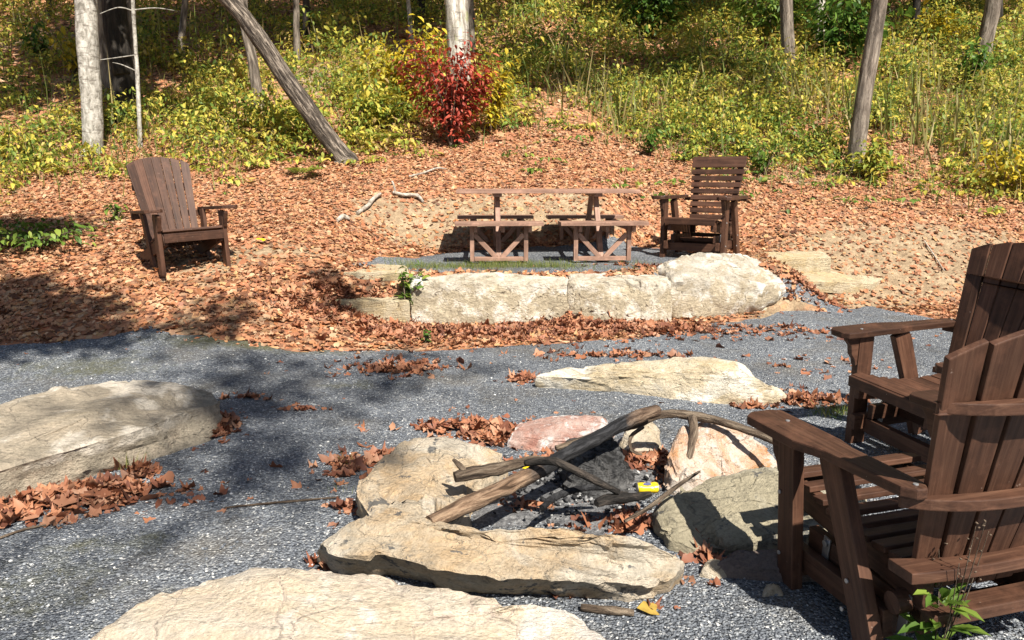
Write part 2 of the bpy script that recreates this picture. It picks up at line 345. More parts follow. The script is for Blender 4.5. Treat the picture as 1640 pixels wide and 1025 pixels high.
def sheet(name, poly, mat, res, lift=.012, fade=.25, moss=None, nz=.12):
    px = [p[0] for p in poly]; py = [p[1] for p in poly]
    gx = np.arange(min(px)-.3, max(px)+.3, res); gy = np.arange(min(py)-.3, max(py)+.3, res); x, y = np.meshgrid(gx, gy)
    d = poly_dist(x, y, poly)+nz*wob(x, y, 5, 31)+nz*.6*wob(x, y, 14, 32)
    z = H(x, y)+np.clip(d/fade, -1, 1)*lift
    f = grid_faces(len(gx), len(gy)); keep = (d.ravel()[f] > -.2).all(1); f = f[keep]
    used, inv = np.unique(f, return_inverse=True)
    V = np.stack([x, y, z], 2).reshape(-1, 3)[used]
    m = moss(V[:, 0], V[:, 1]) if moss else np.zeros(len(V))
    o = mesh_np(name, V, [inv.reshape(f.shape)], mat, attrs={'moss': ('FLOAT', m)}, smooth=True); return tag(o, kind='structure')
def moss_g(x, y):
    s = 0
    for u, v, a, b, k in ((400, 548, 1.0, .25, .8), (140, 590, .8, .3, .6), (560, 620, .5, .2, .5), (90, 920, .5, .3, .38), (640, 590, .3, .15, .5), (40, 1000, .5, .3, .3), (220, 870, .3, .1, .4)):
        s = s+k*blob(x, y, u, v, a, b)
    return np.clip(s, 0, 1)
sheet('gravel', GRAVEL, M_gravel, .07, moss=moss_g)
sheet('terrace_gravel', TERR, M_gravel, .05, .010, .15, moss=lambda x, y: np.clip(.9*blob(x, y, 800, 428, 1.2, .12), 0, 1))

# ================================================================== STONES
def rock(name, label, pts, mat, sink=.06, bulge=.02, amp=.03, flare=0.0, crown=.02, edge=.03, seed=0, cat='stone', fine=.5, group=None, sharp=.3, nr=13, facet=1.0, ledge=1.0, ff=1.0):
    """pts: top outline [(top Vector, base Vector or None)], base drops to the ground when None"""
    T = [Vector(p[0]) for p in pts]; c = sum(T, Vector())/len(T)
    B = []
    for (t, b) in [(p[0], p[1] if len(p) > 1 else None) for p in pts]:
        if b is None: b = Vector((c.x+(t[0]-c.x)*(1+flare), c.y+(t[1]-c.y)*(1+flare), 0))
        b = Vector(b); b.z = h1(b.x, b.y)-sink; B.append(b)
    n = len(T); N = 200
    per = [0]
    for i in range(n): per.append(per[-1]+max(.02, (T[(i+1) % n]-T[i]).length))
    def samp(Q, s):
        s = s % per[-1]; i = max(k for k in range(n) if per[k] <= s); f = (s-per[i])/(per[i+1]-per[i])
        return Q[i].lerp(Q[(i+1) % n], f)
    w = per[-1]/N
    def loop(Q):
        R = [samp(Q, k*w) for k in range(N)]
        for _ in range(2): R = [R[k]*(1-sharp)+(R[k-1]+R[(k+1) % N])*(sharp/2) for k in range(N)]
        return R
    TL, BL = loop(T), loop(B); rings = []
    for j in range(nr+1):
        f = j/nr*.93; rings.append([BL[k].lerp(TL[k], f)+((TL[k]-c).normalized()*bulge*math.sin(f*3.1)).to_3d() for k in range(N)])
    cz = sum(t.z for t in TL)/N+crown; ct = Vector((c.x, c.y, cz))
    for f in (.008, .03, .07, .13, .2, .29, .39, .5, .62, .75, .88):
        rings.append([TL[k].lerp(Vector((c.x, c.y, TL[k].z*(1-f)+cz*f)), f)-Vector((0, 0, edge*max(0, 1-f/.09)**2*.6)) for k in range(N)])
    V = [p for r in rings for p in r]+[ct]; faces = []
    for j in range(len(rings)-1):
        for k in range(N): faces.append((j*N+k, j*N+(k+1) % N, (j+1)*N+(k+1) % N, (j+1)*N+k))
    last = (len(rings)-1)*N
    tri = [(last+k, last+(k+1) % N, len(V)-1) for k in range(N)]
    me = bpy.data.meshes.new(name); base = Vector((c.x, c.y, min(q.z for q in B)+sink))
    me.from_pydata([v-base for v in V], [], faces+tri); me.update()
    nor = [Vector(v.normal) for v in me.vertices]; so = Vector((seed*13.7, seed*5.1, seed*2.3))
    for v, nn in zip(me.vertices, nor):
        p = v.co+so
        d = mnoise.fractal(p*2.3, .9, 2.1, 5)*amp*.8
        for fs, fa in ((3.1*ff, 1.25/ff), (7.5*ff, .5/ff)):
            c0 = mnoise.voronoi(p*fs+mnoise.noise_vector(p*fs*1.5)*.12)[1][0]; d += fa*facet*amp*max(-1.1, min(1.1, (p*fs-c0).dot(mnoise.noise_vector(c0*5.3)*2.2)))
        side = max(0., 1-abs(nn.z)*1.5)
        if side > 0:
            zz = p.z*22+mnoise.fractal(p*3.0, .9, 2, 3)*1.6; d += side*ledge*amp*.55*mnoise.cell(Vector((0, 0, zz)))
            d -= side*ledge*amp*.5*max(0, 1-abs(mnoise.noise(Vector((p.x*1.4, p.y*1.4, p.z*7)))*9))
        d += mnoise.fractal(p*14, .8, 2.1, 4)*amp*.25+mnoise.fractal(p*40, .8, 2.1, 3)*amp*.08
        v.co += nn*d
    me.polygons.foreach_set('use_smooth', np.ones(len(me.polygons), bool))
    me.materials.append(mat); o = link(bpy.data.objects.new(name, me)); o.location = base
    try: me.set_sharp_from_angle(angle=math.radians(32))
    except Exception: pass
    return tag(o, label, cat, group)
def tp(u, v, z, ub=None, vb=None):
    return (P(u, v, z), Pg(ub, vb) if ub is not None else None)
def wp(u, y, z, yb=None):                  # world point from a column, depth and height
    x = (u-820)/F*y*1.006; return (Vector((x, y, z)), Vector((x, yb, 0)) if yb is not None else None)
G_fp = 'stones ringing the fire pit'; G_wall = 'stones edging the picnic terrace'; G_step = 'sandstone steps up to the terrace'
rock('sandstone_slab', 'broad flat grey tan slab on the gravel left of the fire pit', [
    tp(-170, 700, .24), tp(0, 645, .25), tp(110, 618, .26), tp(200, 606, .26), tp(285, 612, .26), tp(338, 622, .23, 345, 655), tp(356, 642, .18, 360, 690),
    tp(324, 650, .21, 338, 714), tp(288, 660, .215, 290, 728), tp(215, 690, .205, 240, 742), tp(140, 712, .20, 150, 765), tp(50, 738, .19, 60, 796), tp(-40, 765, .18, -40, 822), tp(-170, 800, .18, -170, 860)],
    M_rk_left, amp=.02, seed=1, crown=.02, cat='slab', bulge=.0, edge=.012, facet=.8, ledge=1.3)
rock('sandstone_slab', 'large cream slab cropped by the bottom of the photo in the foreground', [
    tp(60, 1060, .26), tp(150, 1000, .30), tp(215, 958, .32), tp(285, 927, .33), tp(340, 918, .34), tp(410, 908, .35), tp(500, 915, .35), tp(600, 922, .34), tp(720, 940, .34), tp(830, 968, .32), tp(915, 966, .30), tp(965, 1010, .28), tp(990, 1050, .27),
    tp(1000, 1200, .26), tp(700, 1330, .3), tp(300, 1330, .3), tp(40, 1200, .27)],
    M_rk_fore, amp=.022, seed=2, facet=.55, ledge=.3, crown=.03, cat='slab', flare=-.04)
rock('sandstone_slab', 'long tan slab forming the near edge of the fire pit, spattered with grey ash', [
    tp(505, 866, .17, 520, 900), tp(560, 826, .22), tp(608, 808, .225), tp(655, 834, .225), tp(740, 845, .235), tp(830, 842, .24), tp(920, 842, .25), tp(985, 858, .23), tp(1040, 866, .21), tp(1098, 892, .14, 1085, 930),
    tp(1075, 925, .10, 1060, 945), tp(1000, 930, .13, 990, 955), tp(900, 920, .15, 890, 940), tp(800, 922, .16, 800, 932), tp(720, 908, .18, 720, 925), tp(620, 885, .17, 625, 915), tp(540, 885, .16, 550, 915)],
    M_rk_pit, amp=.022, seed=3, facet=.75, ledge=.7, crown=.01, group=G_fp, cat='slab', bulge=.015)
rock('fire_pit_stone', 'rounded brown stone on the left side of the fire pit ring', [
    tp(575, 790, .16), tp(600, 740, .19), tp(645, 706, .21), tp(710, 694, .22), tp(765, 705, .21), tp(806, 722, .16), tp(790, 750, .14), tp(745, 775, .16), tp(745, 800, .14), tp(700, 848, .15), tp(640, 836, .18), tp(596, 826, .16)],
    M_rk_pit, amp=.024, seed=4, crown=.03, group=G_fp)
rock('fire_pit_stone', 'low red and white stone at the back of the fire pit', [
    wp(822, 3.95, .085), wp(835, 4.15, .095), wp(900, 4.2, .115), wp(975, 4.2, .115), wp(985, 4.0, .095), wp(930, 3.92, .085), wp(870, 3.9, .075)],
    M_rk_red, amp=.018, seed=5, group=G_fp, flare=.02)
rock('fire_pit_stone', 'small round whitish stone under the bark branch in the fire pit', [
    wp(1010, 3.85, .12), wp(1020, 4.0, .14), wp(1050, 4.05, .14), wp(1066, 3.95, .12), wp(1060, 3.8, .09), wp(1030, 3.78, .09)],
    M_rk_white, amp=.015, seed=6, group=G_fp, flare=.05)
rock('fire_pit_stone', 'orange streaked white stone at the right back of the fire pit', [
    wp(1085, 3.42, .2), wp(1100, 3.6, .26), wp(1135, 3.66, .29), wp(1190, 3.66, .26), wp(1250, 3.55, .16), wp(1290, 3.4, .08), wp(1230, 3.25, .06), wp(1150, 3.3, .08), wp(1100, 3.34, .12)],
    M_rk_orange, amp=.02, seed=7, group=G_fp, crown=.03, flare=.03)
rock('fire_pit_stone', 'wide flat olive stone with ash between the fire pit and the nearest chair', [
    tp(1052, 808, .11), tp(1080, 784, .14), tp(1130, 758, .17), tp(1200, 746, .19), tp(1300, 747, .19), tp(1380, 772, .17), tp(1370, 836, .10), tp(1260, 852, .09), tp(1165, 862, .075), tp(1110, 872, .06), tp(1072, 850, .09)],
    M_rk_grey, amp=.02, seed=8, group=G_fp, crown=.015, flare=-.02)
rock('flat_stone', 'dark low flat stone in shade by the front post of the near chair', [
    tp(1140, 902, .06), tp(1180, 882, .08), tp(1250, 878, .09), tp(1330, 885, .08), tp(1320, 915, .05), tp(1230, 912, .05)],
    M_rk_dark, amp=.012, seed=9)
rock('bench_stone', 'long pale yellow stone lying on the gravel behind the fire pit', [
    (P(856, 602, .135), Pg(866, 622)), (P(900, 590, .155),), (P(980, 580, .195),), (P(1070, 572, .225),), (P(1130, 572, .235),), (P(1190, 582, .225),), (P(1208, 600, .17),), (P(1258, 630, .06), Pg(1262, 645)),
    (P(1212, 626, .10), Pg(1200, 652)), (P(1180, 604, .205), Pg(1150, 652)), (P(1080, 601, .185), Pg(1070, 642)), (P(1000, 601, .165), Pg(990, 631)), (P(920, 604, .14), Pg(915, 624))],
    M_rk_bench, amp=.016, seed=10, ledge=1.3, crown=.01, edge=.015, cat='stone')
rock('wall_stone', 'longest white topped block in the low wall below the picnic table', [
    wp(660, 7.08, .515, 7.0), wp(656, 7.34, .540), wp(780, 7.36, .540), wp(906, 7.36, .530), wp(912, 7.12, .505, 7.1), wp(890, 7.08, .500, 7.03), wp(800, 7.04, .510, 6.98), wp(720, 7.02, .515, 6.96)],
    M_rk_wall, amp=.018, seed=11, ledge=.1, facet=.8, ff=.7, group=G_wall, cat='wall block')
rock('wall_stone', 'square pale block in the middle of the low wall next to the white boulder', [
    wp(914, 7.1, .505, 7.08), wp(912, 7.36, .525), wp(1000, 7.38, .535), wp(1072, 7.42, .530), wp(1076, 7.2, .505, 7.16), wp(1040, 7.1, .515, 7.08), wp(960, 7.06, .505, 7.02)],
    M_rk_wall, amp=.018, seed=12, ledge=.1, facet=.8, ff=.7, group=G_wall, cat='wall block')
rock('boulder', 'big rounded white boulder at the right end of the low wall', [
    wp(1082, 7.38, .52, 7.34), wp(1058, 7.75, .60), wp(1120, 8.25, .680), wp(1190, 8.3, .640), wp(1240, 8.1, .520), wp(1250, 7.8, .360, 7.85), wp(1215, 7.58, .42, 7.68), wp(1140, 7.5, .52, 7.42), wp(1092, 7.40, .53, 7.32)],
    M_rk_boulder, amp=.034, seed=13, ledge=.05, facet=.7, ff=.8, group=G_wall, crown=.04, bulge=.08)
rock('step_stone', 'small sandy stone tucked under the right side of the white boulder', [
    wp(1170, 7.72, .17), wp(1200, 7.9, .2), wp(1248, 8.0, .22), wp(1240, 7.75, .16), wp(1190, 7.6, .13)], M_rk_bench, amp=.015, seed=14, group=G_step)
rock('step_stone', 'upper yellow sandstone step right of the white boulder', [
    wp(1180, 8.72, .54), wp(1188, 9.2, .57), wp(1316, 9.25, .58), wp(1330, 8.85, .55), wp(1255, 8.74, .54)], M_rk_step, amp=.010, facet=.6, ledge=.3, seed=15, group=G_step, edge=.01, crown=.0, bulge=0, cat='step')
rock('step_stone', 'lower yellow sandstone step right of the white boulder', [
    wp(1240, 8.25, .36), wp(1240, 8.85, .38), wp(1340, 8.95, .37), wp(1420, 8.8, .31), wp(1400, 8.5, .29), wp(1300, 8.32, .34)], M_rk_step, amp=.012, facet=.6, ledge=.3, seed=16, group=G_step, edge=.015, crown=.0, bulge=0, cat='step')
rock('step_stone', 'upper ochre step left of the low wall, half buried in leaves', [
    wp(492, 7.32, .56), wp(505, 7.75, .60), wp(650, 7.75, .59), wp(656, 7.3, .57), wp(580, 7.28, .57)], M_rk_step, amp=.010, facet=.6, ledge=.3, seed=17, group=G_step, edge=.01, crown=0, bulge=0, cat='step')
rock('step_stone', 'lower tan step left of the low wall, half buried in leaves', [
    wp(520, 7.0, .34), wp(515, 7.4, .36), wp(650, 7.4, .36), wp(655, 6.98, .33), wp(580, 6.96, .34)], M_rk_step, amp=.010, facet=.6, ledge=.3, seed=18, group=G_step, edge=.012, crown=0, bulge=0, cat='step')
rock('step_stone', 'slanting pale stone beside the left steps', [
    wp(412, 6.75, .33), wp(452, 7.15, .50), wp(474, 7.15, .50), wp(462, 6.85, .38), wp(430, 6.65, .30)], M_rk_bench, amp=.012, seed=19, group=G_step)
rock('pebble', 'fist sized white stone on the gravel left of the near chair', [
    tp(1132, 906, .05), tp(1140, 895, .06), tp(1152, 896, .06), tp(1158, 906, .05), tp(1145, 913, .04)], M_rk_white, amp=.008, seed=20, sink=.01)
rock('pebble', 'lone pale pebble near the shadow edge left of the near chair', [
    tp(1230, 946, .03), tp(1235, 938, .04), tp(1243, 938, .04), tp(1245, 945, .03), tp(1238, 949, .02)], M_rk_white, amp=.004, seed=21, sink=.01)

# ================================================================== CHAIRS
class Part:
    def __init__(s): s.V = []; s.F = []; s.G = []; s.k = 0
    def prism(s, poly, th, M, bev=.004, grain='x'):
        """2-D outline in local x,y ; thickness along local z (centred) ; M places it"""
        bm = bmesh.new(); n = len(poly)
        lo = [bm.verts.new((x, y, -th/2)) for x, y in poly]; hi = [bm.verts.new((x, y, th/2)) for x, y in poly]
        bm.faces.new(list(reversed(lo))); bm.faces.new(hi)
        for i in range(n): bm.faces.new((lo[i], lo[(i+1) % n], hi[(i+1) % n], hi[i]))
        bmesh.ops.recalc_face_normals(bm, faces=bm.faces[:])
        if bev: bmesh.ops.bevel(bm, geom=[e for e in bm.edges if len(e.link_faces) == 2 and e.calc_face_angle(0) > .6], offset=bev, segments=2, affect='EDGES', profile=.6)
        s.k += 1; off = Vector((random.uniform(0, 50), random.uniform(0, 50), random.uniform(0, 50)))
        b = len(s.V); bm.verts.index_update()
        for v in bm.verts:
            s.V.append(tuple(M@v.co)); c = v.co if grain == 'x' else Vector((v.co.y, v.co.x, v.co.z)); s.G.append(tuple(c+off))
        for f in bm.faces: s.F.append([b+v.index for v in f.verts])
        bm.free(); return s
    def bar(s, p0, p1, wd, th, up=(0, 0, 1), bev=.004):
        """board from p0 to p1; wd measured along side = up x dir, th along up"""
        p0, p1 = Vector(p0), Vector(p1); x = (p1-p0); L = x.length; x.normalize(); z = Vector(up); z = (z-x*z.dot(x)).normalized(); y = z.cross(x)
        M = Matrix((x, y, z)).transposed().to_4x4(); M.translation = p0
        return s.prism([(0, -wd/2), (L, -wd/2), (L, wd/2), (0, wd/2)], th, M, bev)
    def cyl(s, p0, p1, r, n=16):
        p0, p1 = Vector(p0), Vector(p1); z = (p1-p0); L = z.length; z.normalize(); x = z.orthogonal().normalized(); y = z.cross(x)
        M = Matrix((x, y, z)).transposed().to_4x4(); M.translation = (p0+p1)/2
        return s.prism([(r*math.cos(6.2832*i/n), r*math.sin(6.2832*i/n)) for i in range(n)], L, M, .0015)
    def build(s, name, mat, parent=None):
        me = bpy.data.meshes.new(name); me.from_pydata(s.V, [], s.F); a = me.attributes.new('gco', 'FLOAT_VECTOR', 'POINT')
        a.data.foreach_set('vector', np.asarray(s.G, np.float32).ravel()); me.materials.append(mat); me.update()
        o = link(bpy.data.objects.new(name, me))
        if parent: o.parent = parent
        return o
def frame(o, x, y, z):
    M = Matrix((Vector(x).normalized(), Vector(y).normalized(), Vector(z).normalized())).transposed().to_4x4(); M.translation = Vector(o); return M
t = NT('galvanised_steel'); t.b.inputs['Metallic'].default_value = .9; M_steel = t.done((.45, .46, .47), .4)
t = NT('dull_bolt'); t.b.inputs['Metallic'].default_value = .8; M_bolt = t.done((.5, .5, .5), .45)
XA = .335                                   # half distance between the side frames
def chair_sides(root, mat, glider=True):
    for sx in (-1, 1):
        p = Part(); x = sx*XA
        p.bar((x, .255, -.03), (x, .255, .635), .095, .045, up=(1, 0, 0))
        # curly bracket in front of the post
        prof2 = [(0, 0), (0, -.16), (.012, -.165), (.02, -.13), (.042, -.10), (.05, -.05), (.075, -.02), (.075, 0)]
        p.prism(prof2, .035, frame((x, .303, .632), (0, 1, 0), (0, 0, 1), (1, 0, 0)), .003)
        p.build('leg', mat, root)
        p = Part()
        p.prism([(0, -.05), (.0, .05), (.62, .06), (.66, .05), (.66, -.045), (.4, -.04)], .045, frame((x, -.20, 0), (0, .22, .62), (0, -.62, .22), (1, 0, 0)), .004)
        p.build('leg', mat, root)
        # arm: wide paddle at the front, tapering to the back
        a = Part(); o = sx
        out = [(.405, -.055*o), (.43, -.02*o), (.43, .06*o), (.39, .10*o), (.10, .10*o), (-.02, .065*o), (-.34, .045*o), (-.375, .02*o), (-.375, -.015*o), (-.34, -.035*o), (-.03, -.035*o), (.05, -.05*o)]
        if o < 0: out = out[::-1]
        a.prism([(yy, xx) for yy, xx in out], .034, frame((x, 0, .652), (0, 1, 0), (1, 0, 0), (0, 0, -1)), .006)
        a.build('armrest', mat, root)
        for bx, by, bz in ((sx*(XA+.024), .285, .40), (sx*(XA+.024), .285, .16), (sx*(XA+.024), -.10, .25), (sx*(XA+.024), -.08, .14)):
            Part().cyl((bx, by, bz), (bx+sx*.006, by, bz), .008, 10).build('bolt', M_bolt, root)
        for by in (-.345, .28): Part().cyl((x, by, .667), (x, by, .6725), .008, 10).build('bolt', M_bolt, root)
    g = Part()
    for sx in (-1, 1):
        x = sx*(XA-.05)
        g.bar((x, .33, .15), (x, -.20, .15), .04, .085)              # lower rail
        g.bar((sx*(XA-.10), .36, .36), (sx*(XA-.10), -.30, .285), .035, .10)   # seat rail
        g.bar((sx*(XA-.10), .26, .22), (sx*(XA-.10), -.30, .20), .04, .08)
    g.bar((-XA+.02, .24, .13), (XA-.02, .24, .13), .04, .085)
    g.bar((-XA+.02, -.17, .13), (XA-.02, -.17, .13), .04, .085)
    g.bar((-XA+.08, -.30, .225), (XA-.08, -.30, .225), .085, .04)
    g.bar((-XA+.08, .05, .2), (XA-.08, .05, .2), .06, .04)
    g.build('base_frame', mat, root)
    if glider:
        for sx in (-1, 1):
            for yy in (.14, -.25):
                l = Part(); l.bar((sx*(XA-.075), yy, .27), (sx*(XA-.075), yy+.03, .09), .035, .006, up=(1, 0, 0), bev=.002)
                l.cyl((sx*(XA-.085), yy, .25), (sx*(XA-.06), yy, .25), .012); l.cyl((sx*(XA-.085), yy+.028, .11), (sx*(XA-.06), yy+.028, .11), .012)
                l.build('hanger_link', M_steel, root)
        for sx in (-1, 1): Part().cyl((sx*(XA-.03), -.235, .24), (sx*(XA-.09), -.235, .24), .035, 20).build('bumper', mat, root)
def seat_slats(root, mat, w=.54):
    s = Part(); n = 8
    for i in range(n):
        f = i/(n-1); y = .345-f*.545; z = .432-.065*f-.03*math.sin(f*3.14)
        s.bar((-w/2, y, z), (w/2, y, z), .062, .022, up=(0, .1, 1), bev=.004)
    s.bar((-w/2, .385, .405), (w/2, .385, .405), .022, .06, bev=.004)
    s.build('seat', mat, root)
def fan_chair(name, label, group, mat, glider=True):
    root = empty(name, (0, 0, 0), label, 'chair', group)
    chair_sides(root, mat, glider); seat_slats(root, mat)
    r = math.radians(17); d = Vector((0, -math.sin(r), math.cos(r))); nrm = Vector((0, -math.cos(r), -math.sin(r)))   # nrm points backwards
    o0 = Vector((0, -.235, .285)); s = Part(); hw = 3.0
    arc = lambda x: .90-.50*x*x
    for i in range(-3, 4):
        xb, xt = i*.070, i*.110; L = .9; yb = .025*(1-(i/hw)**2); yt = .035*(1-(i/hw)**2)
        pb = o0+nrm*yb+Vector((xb, 0, 0)); pt = o0+d*L+nrm*yt+Vector((xt, 0, 0))
        x = (pt-pb).normalized(); side = Vector((1, 0, 0))-x*x.x
        yaw = -i*.03; side = (side.normalized()*math.cos(yaw)+nrm*math.sin(yaw)); side = (side-x*side.dot(x)).normalized(); z = x.cross(side)
        wb, wt = .0325, .0525; k = L/(pt-pb).length
        pts = [(0, -wb)]+[(arc(xt+e*wt), e*(wb+(wt-wb)*arc(xt+e*wt)/L)) for e in (-1, -.5, 0, .5, 1)]+[(0, wb)]
        s.prism(pts[::-1], .022, frame(pb, x, side, z), .004)
    s.build('backrest', mat, root)
    for sl, wdt, th, half, curv in ((.10, .11, .036, .335, .026), (.345, .085, .034, .37, .030), (.66, .08, .034, .35, .033)):
        rr = Part(); c = o0+d*sl; pts = []
        K = 12
        front = []; back = []
        for k in range(K+1):
            x = -half+2*half*k/K; i = x/(.070+(.110-.070)*sl/.9); yo = curv*(1-(i/hw)**2)+.016
            yo = max(yo, -.05)
            front.append((x, -yo))
        bdep = wdt
        for k in range(K, -1, -1):
            x = -half+2*half*k/K; e = abs(x)/half
            back.append((x, -(.016+curv+wdt-.035)*(1-.0)+.10*e**3 if sl > .2 else -(.016+curv+wdt-.05)+.02*e**3))
        M = frame(c, (1, 0, 0), (0, 1, 0), (0, 0, 1))
        rr.prism(front+back, th, M, .004); rr.build('back_rail', mat, root)
    return root
def slat_back_chair(name, label, group, mat):
    root = empty(name, (0, 0, 0), label, 'chair', group); chair_sides(root, mat); seat_slats(root, mat)
    r = math.radians(17); d = Vector((0, -math.sin(r), math.cos(r))); nrm = Vector((0, -math.cos(r), -math.sin(r))); o0 = Vector((0, -.22, .30)); s = Part()
    for i in range(9):
        c = o0+d*(.06+i*.074); w_ = .235+.008*i; s.bar(c+Vector((-w_, 0, 0)), c+Vector((w_, 0, 0)), .054, .02, up=nrm)
    c = o0+d*(.765); s.bar(c+Vector((-.305, 0, 0)), c+Vector((.305, 0, 0)), .125, .022, up=nrm)
    s.build('backrest', mat, root)
    for sx in (-1, 1):
        b = Part(); b.bar(o0+nrm*.03+Vector((sx*.20, 0, -.04)), o0+nrm*.03+d*.80+Vector((sx*.25, 0, 0)), .06, .035, up=nrm); b.build('back_post', mat, root)
    rr = Part(); c = o0+d*.36+nrm*.07; rr.bar(c+Vector((-.36, 0, 0)), c+Vector((.36, 0, 0)), .05, .035, up=(0, 0, 1)); rr.build('back_rail', mat, root)
    return root
def copy_thing(r):
    c = r.copy(); link(c)
    for ch in list(r.children):
        k = ch.copy(); link(k); k.parent = c
        for g in list(ch.children):
            q = g.copy(); link(q); q.parent = k
    return c
def face(o, x, y, fx, fy, z=None, scale=1):
    o.location = (x, y, h1(x, y) if z is None else z); o.rotation_euler[2] = math.atan2(fy, fx)-math.pi/2; o.scale = (scale,)*3
G_ch = 'brown wooden patio chairs'
ch1 = fan_chair('glider_chair', 'nearest brown fan backed glider chair seen from behind, cut by the right edge', G_ch, M_wood)
face(ch1, 1.42, 2.36, -.22, .975, -.015); ch1.rotation_euler[1] = -.045; ch1.rotation_euler[0] = -.03
ch2 = copy_thing(ch1); ch2['label'] = 'brown fan backed glider chair standing beyond the nearest chair, turned sideways'
face(ch2, 2.30, 3.80, -.957, -.29)
def low_fan_chair(name, label, group, mat):
    root = empty(name, (0, 0, 0), label, 'chair', group); r = math.radians(21)
    for sx in (-1, 1):
        x = sx*.31
        p = Part(); p.bar((x, .30, -.04), (x, .30, .535), .10, .04, up=(1, 0, 0)); p.prism([(0, 0), (0, -.16), (.02, -.15), (.07, -.02), (.07, 0)], .035, frame((x, .35, .53), (0, 1, 0), (0, 0, 1), (1, 0, 0)), .003); p.build('leg', mat, root)
        p = Part(); p.bar((x-sx*.045, -.10, -.04), (x-sx*.02, -.18, .535), .09, .035, up=(1, 0, 0)); p.build('leg', mat, root)
        p = Part(); p.bar((x-sx*.05, .34, .30), (x-sx*.05, -.52, .03), .035, .12); p.build('seat_rail', mat, root)
        o = sx; out = [(.42, -.05*o), (.45, -.02*o), (.45, .075*o), (.41, .11*o), (.15, .11*o), (-.02, .07*o), (-.33, .04*o), (-.33, -.035*o), (.05, -.045*o)]
        if o < 0: out = out[::-1]
        a = Part(); a.prism([(yy, xx) for yy, xx in out], .032, frame((x+sx*.015, 0, .552), (0, 1, .05), (1, 0, 0), (0, .05, -1)), .006); a.build('armrest', mat, root)
    s = Part()
    for i in range(7):
        f = i/6; s.bar((-.28, .33-f*.52, .372-f*.155), (.28, .33-f*.52, .372-f*.155), .076, .022, up=(0, -.28, 1))
    s.bar((-.28, .375, .31), (.28, .375, .31), .022, .085)
    s.build('seat', mat, root)
    d = Vector((0, -math.sin(r), math.cos(r))); nrm = Vector((0, -math.cos(r), -math.sin(r))); o0 = Vector((0, -.17, .18)); s = Part()
    arc = lambda x: .97-.95*x*x
    for i in range(-3, 4):
        xb, xt = i*.066, i*.091; L = .97; pb = o0+nrm*(.03*(1-(i/3)**2))+Vector((xb, 0, 0)); pt = o0+d*L+nrm*(.04*(1-(i/3)**2))+Vector((xt, 0, 0))
        x = (pt-pb).normalized(); yaw = -i*.04; side = Vector((1, 0, 0))*math.cos(yaw)+nrm*math.sin(yaw); side = (side-x*side.dot(x)).normalized(); z = x.cross(side); wb, wt = .0305, .043
        pts = [(0, -wb)]+[(arc(xt+e*wt), e*(wb+(wt-wb)*arc(xt+e*wt)/L)) for e in (-1, -.5, 0, .5, 1)]+[(0, wb)]
        s.prism(pts[::-1], .02, frame(pb, x, side, z), .003)
    s.build('backrest', mat, root)
    for sl, hw_ in ((.1, .25), (.36, .35), (.66, .28)):
        c = o0+d*sl+nrm*.065; q = Part(); q.bar(c+Vector((-hw_, 0, 0)), c+Vector((hw_, 0, 0)), .04, .06); q.build('back_rail', mat, root)
    return root
ch3 = low_fan_chair('fan_back_chair', 'lone brown fan backed chair on the leaf covered slope at left', G_ch, M_wood)
face(ch3, -3.20, 7.25, .66, -.75, None, .97); ch3.rotation_euler[1] = .035
ch4 = slat_back_chair('glider_chair', 'brown chair with horizontal back slats right of the picnic table', G_ch, M_wood)
face(ch4, 2.22, 8.72, -.56, -.83, None, 1.07)

# ================================================================== PICNIC TABLE
def picnic_table():
    root = empty('picnic_table', (.385, 8.7, h1(.385, 8.7)), 'weathered brown picnic table with four separate bench seats on the terrace', 'table', None, math.radians(3))
    s = Part()
    for i in range(5): s.bar((-1.02, -.32+i*.16, .735), (1.02, -.32+i*.16, .735), .15, .04)
    s.build('tabletop', M_wood_pale, root)
    for cx in (-.56, .56):
        for sy in (-1, 1):
            b = Part()
            for k in (0, 1): b.bar((cx-.47, sy*(.60+k*.15), .405), (cx+.47, sy*(.60+k*.15), .405), .14, .038)
            b.build('bench', M_wood_pale, root)
            f = Part(); yy = sy*.66
            for sx in (-1, 1):
                f.bar((cx+sx*.29, yy, .0), (cx+sx*.29, yy, .385), .045, .07, up=(0, 1, 0))
                f.bar((cx+sx*.265, yy+sy*.003, .29), (cx+sx*.03, yy+sy*.003, .04), .05, .04, up=(0, 1, 0))
            f.bar((cx-.265, yy, .025), (cx+.265, yy, .025), .05, .045)
            f.build('bench_frame', M_wood_pale, root)
            l = Part(); l.bar((cx, sy*.60, 0), (cx, sy*.13, .71), .055, .07, up=(0, 1, .3)); l.build('leg', M_wood_pale, root)
        c = Part(); c.bar((cx, -.36, .695), (cx, .36, .695), .09, .036)
        for sx in (-.29, 0, .29): c.bar((cx+sx+.04, -.74, .35), (cx+sx+.04, .74, .35), .038, .07)
        c.build('cross_beam', M_wood_pale, root)
    return root
picnic_table()

